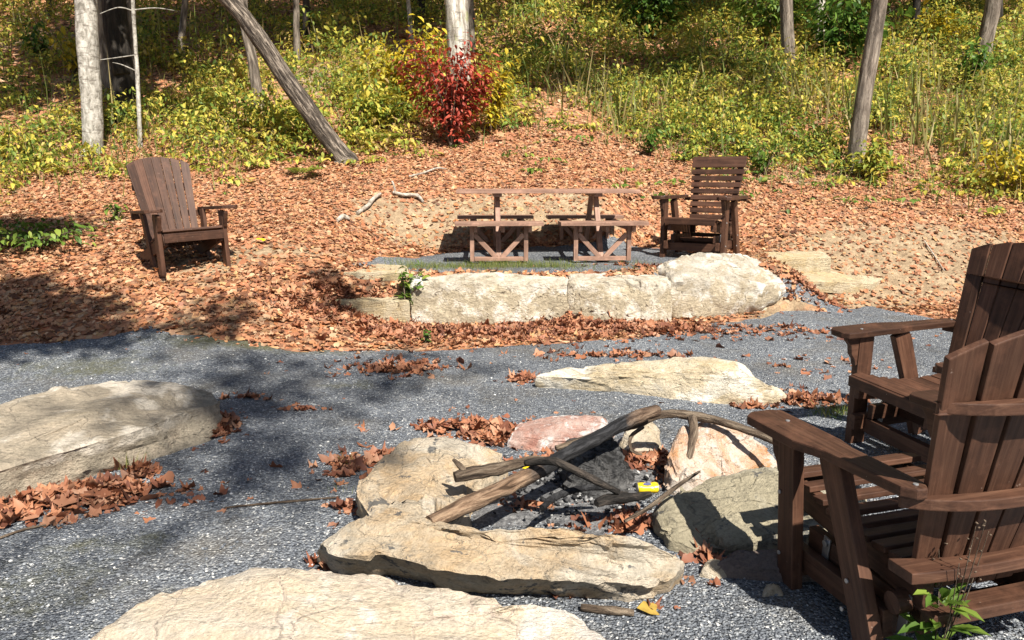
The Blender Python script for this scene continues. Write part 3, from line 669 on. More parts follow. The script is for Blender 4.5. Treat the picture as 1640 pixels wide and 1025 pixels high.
# ================================================================== TUBES (branches, trunks)
def tube(paths, name, mat, parent=None, N=14, rough=.12, seed=0, loc=None):
    """paths: list of [(Vector, radius)...]; one mesh"""
    V = []; Fc = []; BC = []
    for pi, path in enumerate(paths):
        pts = [Vector(p) for p, r in path]; rad = [r for p, r in path]
        Q = []; R = []
        for i in range(len(pts)-1):
            p0 = pts[max(0, i-1)]; p1 = pts[i]; p2 = pts[i+1]; p3 = pts[min(len(pts)-1, i+2)]
            seg = max(2, min(40, int((p2-p1).length/max(.02, rad[i]*1.2))))
            for k in range(seg):
                t = k/seg; Q.append(.5*((2*p1)+(p2-p0)*t+(2*p0-5*p1+4*p2-p3)*t*t+(3*p1-p0-3*p2+p3)*t**3)); R.append(rad[i]*(1-t)+rad[i+1]*t)
        Q.append(pts[-1]); R.append(rad[-1]); b = len(V); up = Vector((.31, .17, .93)).normalized()
        al = 0
        for i, q in enumerate(Q):
            al += (q-Q[i-1]).length if i else 0
            x = (Q[min(i+1, len(Q)-1)]-Q[max(i-1, 0)]).normalized(); u = x.cross(up)
            if u.length < .1: u = x.cross(Vector((1, 0, 0)))
            u.normalize(); v = x.cross(u)
            for k in range(N):
                a = 6.28318*k/N; dr = u*math.cos(a)+v*math.sin(a); rr = R[i]
                rr *= 1+rough*mnoise.fractal((q+dr*rr)*(.55/max(.02, rad[0]))+Vector((seed*7.1, pi*3.3, 0)), .9, 2, 3)
                V.append(q+dr*rr); BC.append((math.cos(a)*max(R[i], rad[0]*.5)+pi*3.7+seed*1.3, math.sin(a)*max(R[i], rad[0]*.5), al))
        for i in range(len(Q)-1):
            for k in range(N): Fc.append((b+i*N+k, b+i*N+(k+1) % N, b+(i+1)*N+(k+1) % N, b+(i+1)*N+k))
        Fc.append(tuple(b+k for k in range(N))[::-1]); e = b+(len(Q)-1)*N; Fc.append(tuple(e+k for k in range(N)))
    loc = Vector(loc) if loc is not None else Vector()
    me = bpy.data.meshes.new(name); me.from_pydata([v-loc for v in V], [], Fc); a_ = me.attributes.new('bco', 'FLOAT_VECTOR', 'POINT'); a_.data.foreach_set('vector', np.asarray(BC, np.float32).ravel()); me.update()
    me.polygons.foreach_set('use_smooth', np.array([len(p.vertices) == 4 for p in me.polygons])); me.materials.append(mat)
    o = link(bpy.data.objects.new(name, me)); o.location = loc
    if parent: o.parent = parent; 
    if parent: o.location = loc-Vector(parent.location)
    return o
def thing_tube(name, label, cat, paths, mat, group=None, **kw):
    return tag(tube(paths, name, mat, loc=paths[0][0][0], **kw), label, cat, group)
# --- fire pit contents
ash = sheet('ash_bed', [tuple(P(u, v, .02)[:2]) for u, v in [(740, 800), (780, 765), (840, 730), (900, 705), (1000, 700), (1080, 740), (1075, 800), (1030, 850), (960, 860), (800, 860), (720, 850)]],
            (lambda t: t.done(t.ramp(t.noise(t.coord('Object'), 40, 6, .75), [(.3, (.05, .05, .053)), (.48, (.15, .15, .155)), (.62, (.30, .30, .30)), (.75, (.58, .58, .56))]), .95, t.bump(t.noise(t.coord('Object'), 45, 5, .7), 1, .03)))(NT('ash')), .03, .03, .12)
G_br = 'branches laid across the fire pit'
br = lambda L: [(Pd(u, v, y), r) for u, v, y, r in L]
t = NT('half_burnt_branch_wood'); co = t.attr('bco', 'Vector', (40, 40, 7)); n_ = t.noise(co, 1, 8, .68, .5)
a_ = t.ramp(n_, [(.38, (.06, .035, .02)), (.5, (.20, .125, .078)), (.62, (.38, .26, .17))]); b_ = t.ramp(n_, [(.36, (.006, .006, .007)), (.5, (.018, .018, .02)), (.64, (.06, .06, .064))])
sp_ = t.n('ShaderNodeSeparateXYZ'); t.l(t.coord('Object'), sp_.inputs[0]); g_ = t.math('ADD', sp_.outputs[0], t.math('MULTIPLY', t.math('SUBTRACT', t.noise(t.coord('Object'), 12, 4), .5), .16))
M_half = t.done(t.mix(t.ramp(g_, [(.36, 0.), (.44, 1.), (.86, 1.), (.93, .35)]), a_, b_), .8, t.bump(n_, 1., .04))
thing_tube('branch', 'thick branch slanting across the pit, brown at its low end and charred black above', 'branch', [br([(688, 838, 2.62, .030), (740, 812, 2.72, .033), (810, 780, 2.85, .034), (860, 756, 2.98, .032), (905, 728, 3.12, .032), (960, 700, 3.28, .033), (1010, 672, 3.42, .034), (1052, 657, 3.52, .031)])], M_half, G_br, rough=.2, seed=1)
thing_tube('branch', 'grey bark branch with a drooping fork at the right of the fire pit', 'branch', [br([(890, 718, 3.42, .014), (960, 695, 3.5, .017), (1020, 680, 3.58, .018), (1060, 664, 3.62, .021), (1110, 666, 3.6, .025), (1165, 678, 3.52, .021), (1225, 700, 3.4, .018), (1262, 718, 3.3, .015)]),
    br([(1108, 668, 3.58, .024), (1112, 690, 3.52, .022), (1106, 720, 3.44, .020), (1098, 748, 3.4, .014)]), br([(1030, 684, 3.56, .010), (1010, 700, 3.5, .009), (1012, 722, 3.45, .007), (1028, 728, 3.42, .005)])], M_drift, G_br, rough=.2, seed=3)
thing_tube('branch', 'short crooked brown branch resting on the left stone of the fire pit', 'branch', [br([(728, 764, 2.95, .026), (760, 756, 2.98, .028), (800, 750, 3.0, .026), (850, 738, 3.02, .020), (878, 738, 3.0, .016)]), br([(748, 758, 2.97, .014), (736, 746, 2.97, .012), (726, 736, 2.96, .007)])], M_drift, G_br, rough=.3, seed=4)
thing_tube('charred_branch', 'thin black bent branch drooping to the ash', 'branch', [br([(842, 742, 2.96, .014), (880, 738, 2.9, .018), (910, 748, 2.88, .017), (950, 768, 2.9, .016), (990, 788, 2.95, .013)])], M_char2, G_br, rough=.15, seed=5)
thing_tube('charred_branch', 'short burnt stick lying low on the ash, right of centre', 'branch', [br([(955, 806, 2.9, .018), (985, 798, 2.95, .024), (1020, 796, 2.98, .022), (1042, 790, 3.0, .012)])], M_char2, G_br, rough=.3, seed=6)
thing_tube('charred_branch', 'burnt crooked stick lying low on the ash, left of centre', 'branch', [br([(868, 814, 2.85, .014), (890, 795, 2.93, .016), (930, 783, 3.0, .014), (975, 780, 3.02, .010)])], M_char, G_br, rough=.3, seed=7)
thing_tube('stick', 'thin pale stick leaning on the flat right hand pit stone', 'stick', [br([(1000, 835, 2.72, .006), (1040, 812, 2.8, .010), (1080, 782, 2.9, .009), (1120, 755, 3.0, .006)])], M_drift, None, N=8, rough=.2, seed=8)
t = NT('burnt_log_wood'); n1 = t.noise(t.coord('Object', (30, 30, 7)), 1, 8, .7, .6); n2 = t.noise(t.coord('Object', (7, 7, 42)), 1, 4, .6, .8); nz_ = t.noise(t.coord('Object'), 9, 6, .7)
c_ = t.mix(t.ramp(n1, [(.4, 0.), (.65, .8)]), (.014, .014, .015), (.13, .13, .13)); c_ = t.mix(t.ramp(nz_, [(.5, 0.), (.66, .8)]), c_, (.20, .195, .19)); c_ = t.mix(t.ramp(n2, [(.36, .85), (.46, 0.)]), c_, (.006, .006, .006))
M_log = t.done(c_, .8, t.bump(n2, 1, .03, t.bump(n1, 1, .03)))
# charred log: chunky upright block with cracked faces
rock('charred_log', 'upright burnt black log chunk in the middle of the fire pit', [
    wp(912, 3.42, .19), wp(912, 3.55, .20), wp(950, 3.6, .22), wp(998, 3.56, .20), wp(1012, 3.45, .18), wp(1002, 3.33, .14), wp(960, 3.28, .16), wp(930, 3.32, .18)], M_log, amp=.03, seed=23, flare=.06, cat='log', crown=-.02)
def can(name, label, u, v, y, yaw, Lc, r, mats, tilt=0):
    root = empty(name, Pd(u, v, y), label, 'can'); root.rotation_euler = (0, tilt, yaw); n = 20; V = []; Fc = []
    rows = [(-.5, .80), (-.46, .98), (-.3, 1), (-.1, 1), (.1, .97), (.3, 1), (.45, .98), (.5, .8)]
    for j, (x, k) in enumerate(rows):
        for i in range(n):
            a = 6.2832*i/n; d = 1-.22*math.exp(-((x-.05)/.12)**2)*max(0, math.sin(a+.6))
            V.append((x*Lc, math.cos(a)*r*k*d, math.sin(a)*r*k*d*.8))
    for j in range(len(rows)-1):
        for i in range(n): Fc.append((j*n+i, j*n+(i+1) % n, (j+1)*n+(i+1) % n, (j+1)*n+i))
    me = bpy.data.meshes.new('can_body'); me.from_pydata(V, [], Fc); me.polygons.foreach_set('use_smooth', np.ones(len(Fc), bool)); me.materials.append(mats[0])
    b = link(bpy.data.objects.new('can_body', me)); b.parent = root
    for sx, nm in ((-.5, 'can_lid'), (.5, 'can_bottom')):
        p = Part(); p.cyl((sx*Lc, 0, 0), (sx*(Lc+.006), 0, 0), r*.76, 18); p.build(nm, M_steel, root)
    if Lc > .08:
        p = Part(); p.prism([(.018*math.cos(k*.524), .008*math.sin(k*.524)) for k in range(12)], .002, frame((-.005, -.012, r*.77), (1, 0, 0), (0, .95, .3), (0, -.3, .95)), 0); p.build('label_mark', M_mark, root)
    return root
M_mark = NT('dark_blue_label').done((.10, .11, .22), .4)
t = NT('yellow_can_paint'); co = t.coord('Object', (1, 1, 1))
c_ = t.mix(t.ramp(t.noise(t.coord('Object', (20, 40, 40)), 1.2, 2), [(.60, 0.), (.63, 1.)]), (.80, .58, .02), (.72, .70, .55)); t.b.inputs['Metallic'].default_value = .15; M_can = t.done(c_, .35)
can('drink_can', 'crushed yellow drink can lying on leaves in the fire pit', 1037, 781, 3.02, .08, .088, .028, (M_can,))
can('drink_can', 'small bit of yellow can under the crooked branch at the pit\'s left', 845, 751, 3.12, .6, .06, .018, (M_can,))

# ================================================================== TREES
def crown_mesh(name, centre, rx, rz, n, mat, parent, size=.2, seed=0, gaps=9):
    r = np.random.default_rng(seed); k = gaps*2
    cc = r.normal(0, .45, (k, 3))*[rx, rx, rz]; cid = r.integers(0, k, n); sp = r.uniform(.12, .3, k)*rx
    p = cc[cid]+r.normal(0, 1, (n, 3))*sp[cid][:, None]*[1, 1, .55]+np.array(centre)
    R = rotmats(n, r.uniform(0, 6.28, n), np.abs(r.normal(0, .8, n)), r)
    return scatter(name, SMALL, p, R, size*r.uniform(.6, 1.3, n), mat, r, parent, loc=None), cc[:gaps]+np.array(centre)
def tree(label, path, mat, height=11, crown=True, group='trees on the hillside', seed=0, cr=2.8, n=2000, name='tree', limbs=(), trunkrough=.1, cmat=None, boughs=()):
    """path: [(Vector, radius)] for the trunk seen in the photo; continues upward beyond it"""
    b = path[0][0]; root = empty(name, b, label, 'tree', group)
    a, c = path[-2][0], path[-1][0]; d = (c-a).normalized(); rem = max(2, height-(c.z-b.z)); r0 = path[-1][1]; r = np.random.default_rng(seed+90)
    d2 = (d*.6+Vector((0, 0, 1))).normalized()
    full = list(path)+[(c+d*.9, r0*.95), (c+d*.9+d2*rem*.3+Vector((r.normal(0, .15), r.normal(0, .15), 0)), r0*.8), (c+d2*rem*.7, r0*.5), (c+d2*rem, r0*.2)]
    flarep = [(b-Vector((0, 0, .25)), path[0][1]*1.7), (b, path[0][1]*1.28), (b.lerp(full[1][0], .12), path[0][1]*1.02)]+full[1:]
    tube([flarep], 'trunk', mat, root, N=18, rough=trunkrough, seed=seed)
    top = full[-1][0]; lp = []
    if crown:
        ctr = full[-2][0]-b
        _, cl = crown_mesh('crown', ctr, cr, cr*.8, n, cmat or M_crown, root, .3, seed)
        for q in cl[:5]:
            s = full[-3][0].lerp(full[-1][0], r.uniform(0, .8)); e = b+Vector(q); lp.append([(s, r0*.35), (s.lerp(e, .5)+Vector((0, 0, -.1)), r0*.22), (e, r0*.06)])
    if boughs:  # extra unseen foliage added sunward of given spots to shade the hillside
        PB = []
        for (u, v, rad, m) in boughs:
            g = Pg(u, v); hh = max(b.z+7.5, g.z+7); q = g+TOSUN*((hh-g.z)/TOSUN.z); k = 8; cc = r.normal(0, .5, (k, 3))*rad; cid = r.integers(0, k, m)
            PB.append(np.array(q-b)+cc[cid]*[1, 1, .35]+r.normal(0, 1, (m, 3))*rad*.28*np.array([1, 1, .4])); s_ = full[-3][0].lerp(full[-2][0], r.uniform(.1, .9)); lp.append([(s_, r0*.4), (s_.lerp(q, .5)+Vector((0, 0, .3)), r0*.3), (q, .02)])
        PB = np.concatenate(PB); m = len(PB); scatter('shade_bough_foliage', SMALL, PB, rotmats(m, r.uniform(0, 6.28, m), np.abs(r.normal(0, .7, m)), r), .28*r.uniform(.6, 1.3, m), M_crown, r, root)
    lp += [list(l) for l in limbs]
    for l in lp: tube([l], 'limb', mat, root, N=7, rough=.1, seed=seed)
    return root
def tpath(u0, v0, u1, wpx, v1=-10, mid=(), taper=.88):
    b = Pg(u0, v0); y = b.y; s = y/F; n = len(mid)+2
    pts = [(u0, v0)]+list(mid)+[(u1, v1)]
    return [((b if i == 0 else Pd(u, v, y-.0)), wpx*s/2*(1.0-(1-taper)*i/(n-1))) for i, (u, v) in enumerate(pts)]
tree('pale white barked tree nearest the left edge', tpath(149, 245, 137, 29, mid=[(147, 170), (141, 80)], taper=1.05), M_birch, 13, seed=1, boughs=[(40, 30, 1.6, 700), (120, 60, 1.0, 300), (20, 150, .8, 200), (250, 30, 1.4, 600)])
pb = Pg(193, 195)
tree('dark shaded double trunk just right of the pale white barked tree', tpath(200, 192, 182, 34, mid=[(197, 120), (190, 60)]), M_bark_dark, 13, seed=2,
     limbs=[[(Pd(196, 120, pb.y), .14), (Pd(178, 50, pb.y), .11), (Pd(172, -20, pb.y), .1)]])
tree('grey green trunk partly hidden by the pale white barked tree', tpath(176, 150, 157, 24, mid=[(170, 90)]), M_bark, 12, seed=21)
tree('grey trunk standing close behind the dark double trunk', tpath(213, 185, 208, 17, mid=[(210, 90)]), M_bark, 12, seed=3)
yb = Pg(225, 238).y
tree('thin pale sapling in front of the dark double trunk', tpath(225, 238, 212, 6.5, mid=[(220, 120), (216, 60)], taper=.8), M_birch, 5.5, seed=4, cr=.8, n=120, name='sapling',
     limbs=[[(Pd(214, 18, yb), .012), (Pd(190, 12, yb-.1), .008), (Pd(160, 22, yb-.2), .004)], [(Pd(214, 16, yb), .012), (Pd(250, 13, yb), .009), (Pd(285, 18, yb), .004)], [(Pd(218, 88, yb), .010), (Pd(190, 92, yb), .008), (Pd(160, 96, yb-.1), .004)], [(Pd(221, 115, yb), .01), (Pd(196, 104, yb), .008), (Pd(180, 100, yb), .004)]])
tree('slim shadowy trunk far up the leafy slope at left', tpath(288, 88, 298, 10), M_bark, 12, seed=5)
tree('grey trunk behind the leaning tree', tpath(415, 172, 388, 16, mid=[(405, 100), (392, 40)]), M_bark, 12, seed=6)
tree('big leaning trunk with furrowed bark slanting up to the left', tpath(556, 258, 358, 29, mid=[(522, 215), (482, 160), (442, 102), (404, 45)], taper=.9), M_bark_furrow, 10, seed=7, trunkrough=.14)
tree('thin straight grey trunk, left one of the close pair above the yellow weeds', tpath(476, 102, 474, 10), M_bark, 12, seed=8)
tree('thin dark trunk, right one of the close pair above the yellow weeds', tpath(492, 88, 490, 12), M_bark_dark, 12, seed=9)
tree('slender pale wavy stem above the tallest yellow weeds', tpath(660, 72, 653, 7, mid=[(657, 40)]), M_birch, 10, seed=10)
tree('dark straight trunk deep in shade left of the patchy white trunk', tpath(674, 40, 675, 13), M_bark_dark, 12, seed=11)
tree('broad patchy white and grey trunk behind the red shrub', tpath(737, 175, 730, 37, mid=[(735, 90)], taper=.95), M_patchy, 14, seed=12, n=1200, boughs=[(470, 65, 1.5, 700), (560, 45, 1.6, 800), (620, 75, 1.2, 450), (690, 50, 1.5, 700), (820, 95, 1.3, 600), (860, 140, .9, 300), (300, 100, .9, 300), (350, 40, 1.5, 700)])
tree('slim grey brown trunk touching the patchy white trunk', tpath(757, 110, 753, 11), M_bark, 12, seed=13)
tree('straight grey trunk right of the green bush, above dry grass', tpath(1264, 125, 1258, 21, mid=[(1261, 60)]), M_bark, 13, seed=14, boughs=[(960, 120, 1.0, 350), (1080, 100, 1.0, 250), (900, 90, 1.2, 500), (960, 15, 1.6, 600), (800, 20, 1.6, 700), (1120, 10, 1.5, 600)])
tree('pale slim trunk beside the dark green bush at upper right', tpath(1313, 90, 1314, 16), M_patchy, 12, seed=15)
tree('slightly leaning grey trunk rising from weeds on the right', tpath(1369, 272, 1411, 26, mid=[(1377, 200), (1391, 110)], taper=.85), M_bark, 12, seed=16)
tree('curved grey trunk near the right edge', tpath(1570, 118, 1592, 24, mid=[(1577, 70), (1588, 25)]), M_bark, 12, seed=17, boughs=[(1380, 25, 1.4, 1500), (1450, 20, 1.5, 1700), (1520, 25, 1.4, 1500), (1610, 30, 1.2, 800), (1300, 15, 1.5, 1000), (1200, 10, 1.5, 600)])
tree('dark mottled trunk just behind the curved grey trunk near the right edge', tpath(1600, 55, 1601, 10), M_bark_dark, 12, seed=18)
tree('thin pale trunk at the top edge above the green bush', tpath(1192, 28, 1192, 10), M_birch, 11, seed=19)
# deeper forest up the slope
r = np.random.default_rng(5)
for i in range(60):
    x = r.uniform(-26, 26); y = r.uniform(21, 40); b = Vector((x, y, h1(x, y))); rad = r.uniform(.05, .15)
    u = 820+F*x/y
    tree('distant trunk in the dim forest at the top of the slope', [(b, rad), (b+Vector((r.normal(0, .2), 0, 4)), rad*.85)], random.choice([M_bark, M_bark_dark, M_bark_dark]), r.uniform(11, 15), seed=100+i, group='distant trees up the slope', cr=3.0, n=1300)
# trees beside and behind the viewer, whose shade falls into the view
def shade_tree(label, base, targets, seed):
    """a tree whose leafy boughs stand between the sun and the given ground spots (u, v, radius, leaves, height)"""
    b = Vector((*base, h1(*base))); root = empty('tree', b, label, 'tree', 'trees behind the viewer'); rr = np.random.default_rng(seed)
    lp = []; P_ = []
    tube([[(b-Vector((0, 0, .3)), .24), (b+Vector((0, 0, 3)), .2), (b+Vector((.2, .1, 7)), .14), (b+Vector((0, .2, 11)), .05)]], 'trunk', M_bark, root, seed=seed)
    for (u, v, rad, n, hh) in targets:
        g = Pg(u, v); c = g+TOSUN*((hh-g.z)/TOSUN.z)
        k = 7; cc = rr.normal(0, .5, (k, 3))*rad; cid = rr.integers(0, k, n)
        P_.append(np.array(c)+cc[cid]*[1, 1, .4]+rr.normal(0, 1, (n, 3))*rad*.28*np.array([1, 1, .4]))
        s = b+Vector((0, 0, max(2.5, min(9, hh-1.5)))); lp.append([(s, .04), (s.lerp(c, .5)+Vector((0, 0, .2)), .022), (c, .008)])
    p = np.concatenate(P_)-np.array(b); n = len(p)
    scatter('crown', SMALL, p, rotmats(n, rr.uniform(0, 6.28, n), np.abs(rr.normal(0, .7, n)), rr), .17*rr.uniform(.6, 1.3, n), M_crown, rr, root)
    for l in lp: tube([l], 'limb', M_bark, root, N=7, seed=seed)
shade_tree('tree standing outside the view to the left, shading the left slope', (-5.5, 1.0), [(30, 378, .75, 1500, 9), (-70, 385, .9, 1500, 9), (90, 515, .7, 900, 8.5), (-40, 535, .9, 1300, 8.5), (20, 470, .5, 300, 8.5), (550, 470, .35, 90, 8.5), (190, 540, .4, 120, 8.5)], 1)
shade_tree('tree standing outside the view behind the viewer, dappling the gravel', (1.2, -7.5), [(420, 620, .8, 255, 13), (480, 720, .8, 225, 13), (300, 690, .6, 165, 13), (640, 600, .5, 120, 13), (250, 830, .4, 60, 13)], 2)

# ================================================================== LEAF LITTER
DENS_LEAF = M_litter
def place(x, y, lift, size, tilt, rng):
    n = len(x); z = H(x, y)+lift
    return np.stack([x, y, z], 1), rotmats(n, rng.uniform(0, 6.28, n), np.abs(rng.normal(0, tilt, n)), rng), size*rng.choice([.6, .8, 1., 1.25, 1.7], n, p=[.25, .25, .25, .17, .08])*rng.uniform(.8, 1.2, n)
def slope_tilt(p, R):
    e = .1; gx = (H(p[:, 0]+e, p[:, 1])-H(p[:, 0]-e, p[:, 1]))/(2*e); gy = (H(p[:, 0], p[:, 1]+e)-H(p[:, 0], p[:, 1]-e))/(2*e)
    gx = np.clip(gx, -.8, .8); gy = np.clip(gy, -.8, .8)
    n = np.stack([-gx, -gy, np.ones_like(gx)], 1); n /= np.linalg.norm(n, axis=1)[:, None]
    tx = np.stack([np.ones_like(gx), 0*gx, gx], 1); tx /= np.linalg.norm(tx, axis=1)[:, None]; ty = np.cross(n, tx)
    return np.stack([tx, ty, n], 2)@R
def litter(name, N, x0, x1, y0, y1, dens, size, lift, tilt, mat, seed, lim=None):
    rng = np.random.default_rng(seed); x = rng.uniform(x0, x1, N); y = rng.uniform(y0, y1, N)
    k = rng.uniform(0, 1, N) < dens(x, y); x, y = x[k], y[k]
    if lim: k = np.abs(x) < lim*y+1; x, y = x[k], y[k]
    p, R, s = place(x, y, lift*rng.uniform(.2, 1.3, len(x)), size, tilt, rng)
    o = scatter(name, LITTER, p, slope_tilt(p, R), s, mat, rng); return tag(o, kind='stuff')
def dens_slope(x, y):
    g = np.maximum(poly_dist(x, y, GRAVEL), poly_dist(x, y, TERR)*1.0)
    return np.clip((-g+.08)/.16+.5*wob(x, y, 5, 41), 0, 1)*(1-.72*soil_at(x, y))
litter('leaf_litter', 125000, -9, 9, 5.2, 13.5, dens_slope, .056, .016, .34, M_litter, 51, .85)
litter('leaf_litter_uphill', 34000, -22, 22, 12.5, 30, lambda x, y: .8-.5*sst(x, -4, 3), .13, .03, .4, M_litter, 52, .8)
def sparse(x, y):
    g = poly_dist(x, y, GRAVEL); return np.where(g > 0, .035+.25*np.exp(-g/.25)+.10*sst(wob(x, y, 1.6, 43), .35, .8), 0)
litter('gravel_leaves', 9000, -6, 6, 1.2, 8.2, sparse, .034, .012, .28, M_litter_dark, 53, .85)
# drifts of leaves against stones: (u, v, radius_x m, radius_y m, count, pile height)
DRIFT = [(60, 810, .45, .10, 220, .07), (160, 790, .30, .08, 150, .06), (-20, 830, .3, .12, 130, .07), (345, 690, .10, .16, 90, .07), (225, 762, .10, .06, 45, .05), (400, 640, .12, .05, 14, .02), (480, 660, .15, .05, 14, .02),
         (745, 690, .26, .10, 130, .06), (800, 705, .14, .12, 90, .06), (560, 755, .12, .14, 60, .03), (600, 735, .1, .1, 30, .03), (545, 822, .06, .06, 10, .03), (640, 592, .32, .16, 170, .03), (835, 610, .08, .07, 45, .04),
         (1050, 750, .20, .14, 170, .06), (1110, 745, .1, .08, 50, .05), (1010, 838, .10, .07, 45, .05), (985, 845, .08, .06, 30, .03), (1125, 890, .05, .12, 36, .04), (940, 945, .16, .06, 50, .05), (1020, 850, .08, .05, 26, .05),
         (1000, 572, .5, .08, 80, .03), (1290, 645, .22, .10, 130, .04), (1200, 655, .12, .05, 26, .03), (1330, 590, .4, .2, 28, .01), (1240, 535, .7, .2, 60, .012), (870, 690, .15, .06, 18, .03), (850, 820, .25, .05, 40, .03), (700, 535, 1.2, .25, 700, .03), (1000, 528, 1.0, .18, 520, .03), (1300, 470, .3, .1, 80, .02), (540, 474, .35, .10, 110, .04), (480, 490, .25, .15, 90, .03), (585, 500, .5, .15, 260, .04), (950, 522, .9, .10, 300, .05), (1040, 428, .3, .06, 60, .015), (545, 908, .1, .05, 24, .03), (880, 745, .2, .1, 60, .04)]
rng = np.random.default_rng(61); PX = []; PZ = []; DRIFT = [(u, v, a, b, int(n*1.5), h) for u, v, a, b, n, h in DRIFT]
for u, v, rx, ry, n, ph in DRIFT:
    c = Pg(u, v); qx = c.x+rng.standard_t(4, n)*rx*.6; qy = c.y+rng.standard_t(4, n)*ry*.6; f = np.exp(-((qx-c.x)/rx)**2-((qy-c.y)/ry)**2)
    PX.append(np.stack([qx, qy], 1)); PZ.append(.012+ph*.65*f*rng.uniform(.1, 1.2, n))
PX = np.concatenate(PX); PZ = np.concatenate(PZ)
p, R, s = place(PX[:, 0], PX[:, 1], PZ, .066, .38, rng)
tag(scatter('leaf_drifts', CRUMP, p, R, s, M_litter_dark, rng), kind='stuff')
# single leaves and twigs that stand out
def one_leaf(label, loc, size, col, yaw, tmpl=LITTER[1]):
    t = NT('single_leaf'); m = t.done(t.ramp(t.noise(t.coord('Object'), 25, 4), [(.3, tuple(c*.6 for c in col)), (.6, col)]), .5)
    o = mesh_np('fallen_leaf', tmpl[0]*size*np.array([1, 1, .6]), [tmpl[1]], m); o.location = loc; o.rotation_euler = (.12, .1, yaw); tag(o, label, 'leaf')
one_leaf('big mottled yellow leaf on the gravel by the foreground slab', Pg(1045, 984)+Vector((0, 0, .025)), .12, (.40, .27, .06), .2, LITTER[8])
one_leaf('bright yellow leaf alone on the slope right of the lone chair', Pg(418, 391)+Vector((0, 0, .05)), .13, (.85, .72, .02), .5)
# small pebbles of the gravel
def ico():
    b = bmesh.new(); bmesh.ops.create_icosphere(b, subdivisions=1, radius=.5); V = np.array([v.co[:] for v in b.verts]); Fc = np.array([[v.index for v in f.verts] for f in b.faces]); b.free(); return V, Fc
IV, IF = ico(); PEB = [(IV*[1, .75, .5]*RNG.uniform(.8, 1.15, (len(IV), 1)), IF) for _ in range(5)]
t = NT('gravel_stones'); M_peb = t.done(t.ramp(t.isl(), [(0, (.07, .078, .09)), (.5, (.17, .185, .21)), (.84, (.29, .305, .32)), (.93, (.48, .48, .47)), (1, (.74, .73, .70))]), .75)
rng = np.random.default_rng(71); N = 20000; q = rng.uniform(0, 1, N); y = 1.5+6.2*q**1.5; x = rng.uniform(-.78, .78, N)*y
k = poly_dist(x, y, GRAVEL) > .03; x, y = x[k], y[k]; n = len(x)
p = np.stack([x, y, H(x, y)+.015], 1); tag(scatter('gravel_stones', PEB, p, rotmats(n, rng.uniform(0, 6.28, n), rng.normal(0, .4, n), rng), rng.choice([.008, .011, .015, .022], n, p=[.4, .35, .2, .05]), M_peb, rng), kind='stuff')
t = NT('charcoal'); M_coal = t.done(t.ramp(t.isl(), [(0, (.01, .01, .011)), (.6, (.04, .04, .042)), (.85, (.2, .2, .2)), (1, (.5, .5, .48))]), .9)
n = 500; c = P(930, 785, .03); x = c.x+rng.normal(0, .22, n); y = c.y+rng.normal(0, .2, n); p = np.stack([x, y, np.full(n, .045)], 1)
tag(scatter('charcoal_bits', PEB, p, rotmats(n, rng.uniform(0, 6.28, n), rng.normal(0, .6, n), rng), rng.uniform(.008, .035, n), M_coal, rng), kind='stuff')
# dead branches on the bank
G_db = 'dead branches on the bank'
gb = lambda L, lift=.05: [(Pg(u, v)+Vector((0, 0, lift*k)), r) for u, v, r, k in L]
thing_tube('dead_branch', 'bleached dead branch on the bank, left of the forked one', 'branch', [gb([(572, 345, .022, .5), (590, 335, .028, 1), (598, 326, .026, 1.2), (610, 318, .016, 1.3)])], M_deadwood, G_db, rough=.3, seed=31)
thing_tube('dead_branch', 'forked bleached dead branch on the bank left of the picnic table', 'branch', [gb([(630, 314, .02, 1), (645, 318, .026, 1), (668, 321, .024, 1.2), (678, 328, .014, .6)]), [(Pg(632, 314)+Vector((0, 0, .05)), .018), (Pg(632, 314)+Vector((.0, 0, .12)), .015), (Pg(632, 314)+Vector((-.03, 0, .2)), .012)]], M_deadwood, G_db, rough=.3, seed=32)
thing_tube('dead_branch', 'small pale stick highest on the leafy bank', 'branch', [gb([(655, 286, .012, .6), (680, 282, .016, 1), (700, 275, .014, 1), (715, 274, .008, .6)])], M_deadwood, G_db, rough=.3, seed=33)
thing_tube('dead_branch', 'knobbly bit of dead wood lowest on the bank', 'branch', [gb([(540, 357, .02, .6), (550, 354, .035, 1), (560, 356, .02, .8)])], M_deadwood, G_db, rough=.4, seed=34)
thing_tube('stick', 'thin dark twig across the gravel left of the fire pit', 'stick', [[(Pg(u, v)+Vector((0, 0, .02)), r) for u, v, r in ((360, 820, .004), (420, 814, .005), (490, 808, .005), (545, 803, .003))]], M_drift, None, N=7, seed=35)
thing_tube('stick', 'dark twig on the gravel at the left edge below the slab', 'stick', [[(Pg(u, v)+Vector((0, 0, .02)), r) for u, v, r in ((-10, 873, .005), (40, 855, .006), (75, 848, .004))]], M_drift, None, N=7, seed=36)
thing_tube('stick', 'dark stick half under leaves between foreground slab and fire pit', 'stick', [[(Pg(u, v)+Vector((0, 0, .025)), r) for u, v, r in ((930, 985, .012), (980, 990, .016), (1015, 992, .012))]], M_drift, None, N=9, seed=37)
thing_tube('stick', 'slanting twig on the sandy bank at right', 'stick', [[(Pg(u, v)+Vector((0, 0, .03)), r) for u, v, r in ((1480, 390, .008), (1497, 415, .008), (1512, 438, .006))]], M_deadwood, None, N=7, seed=38)

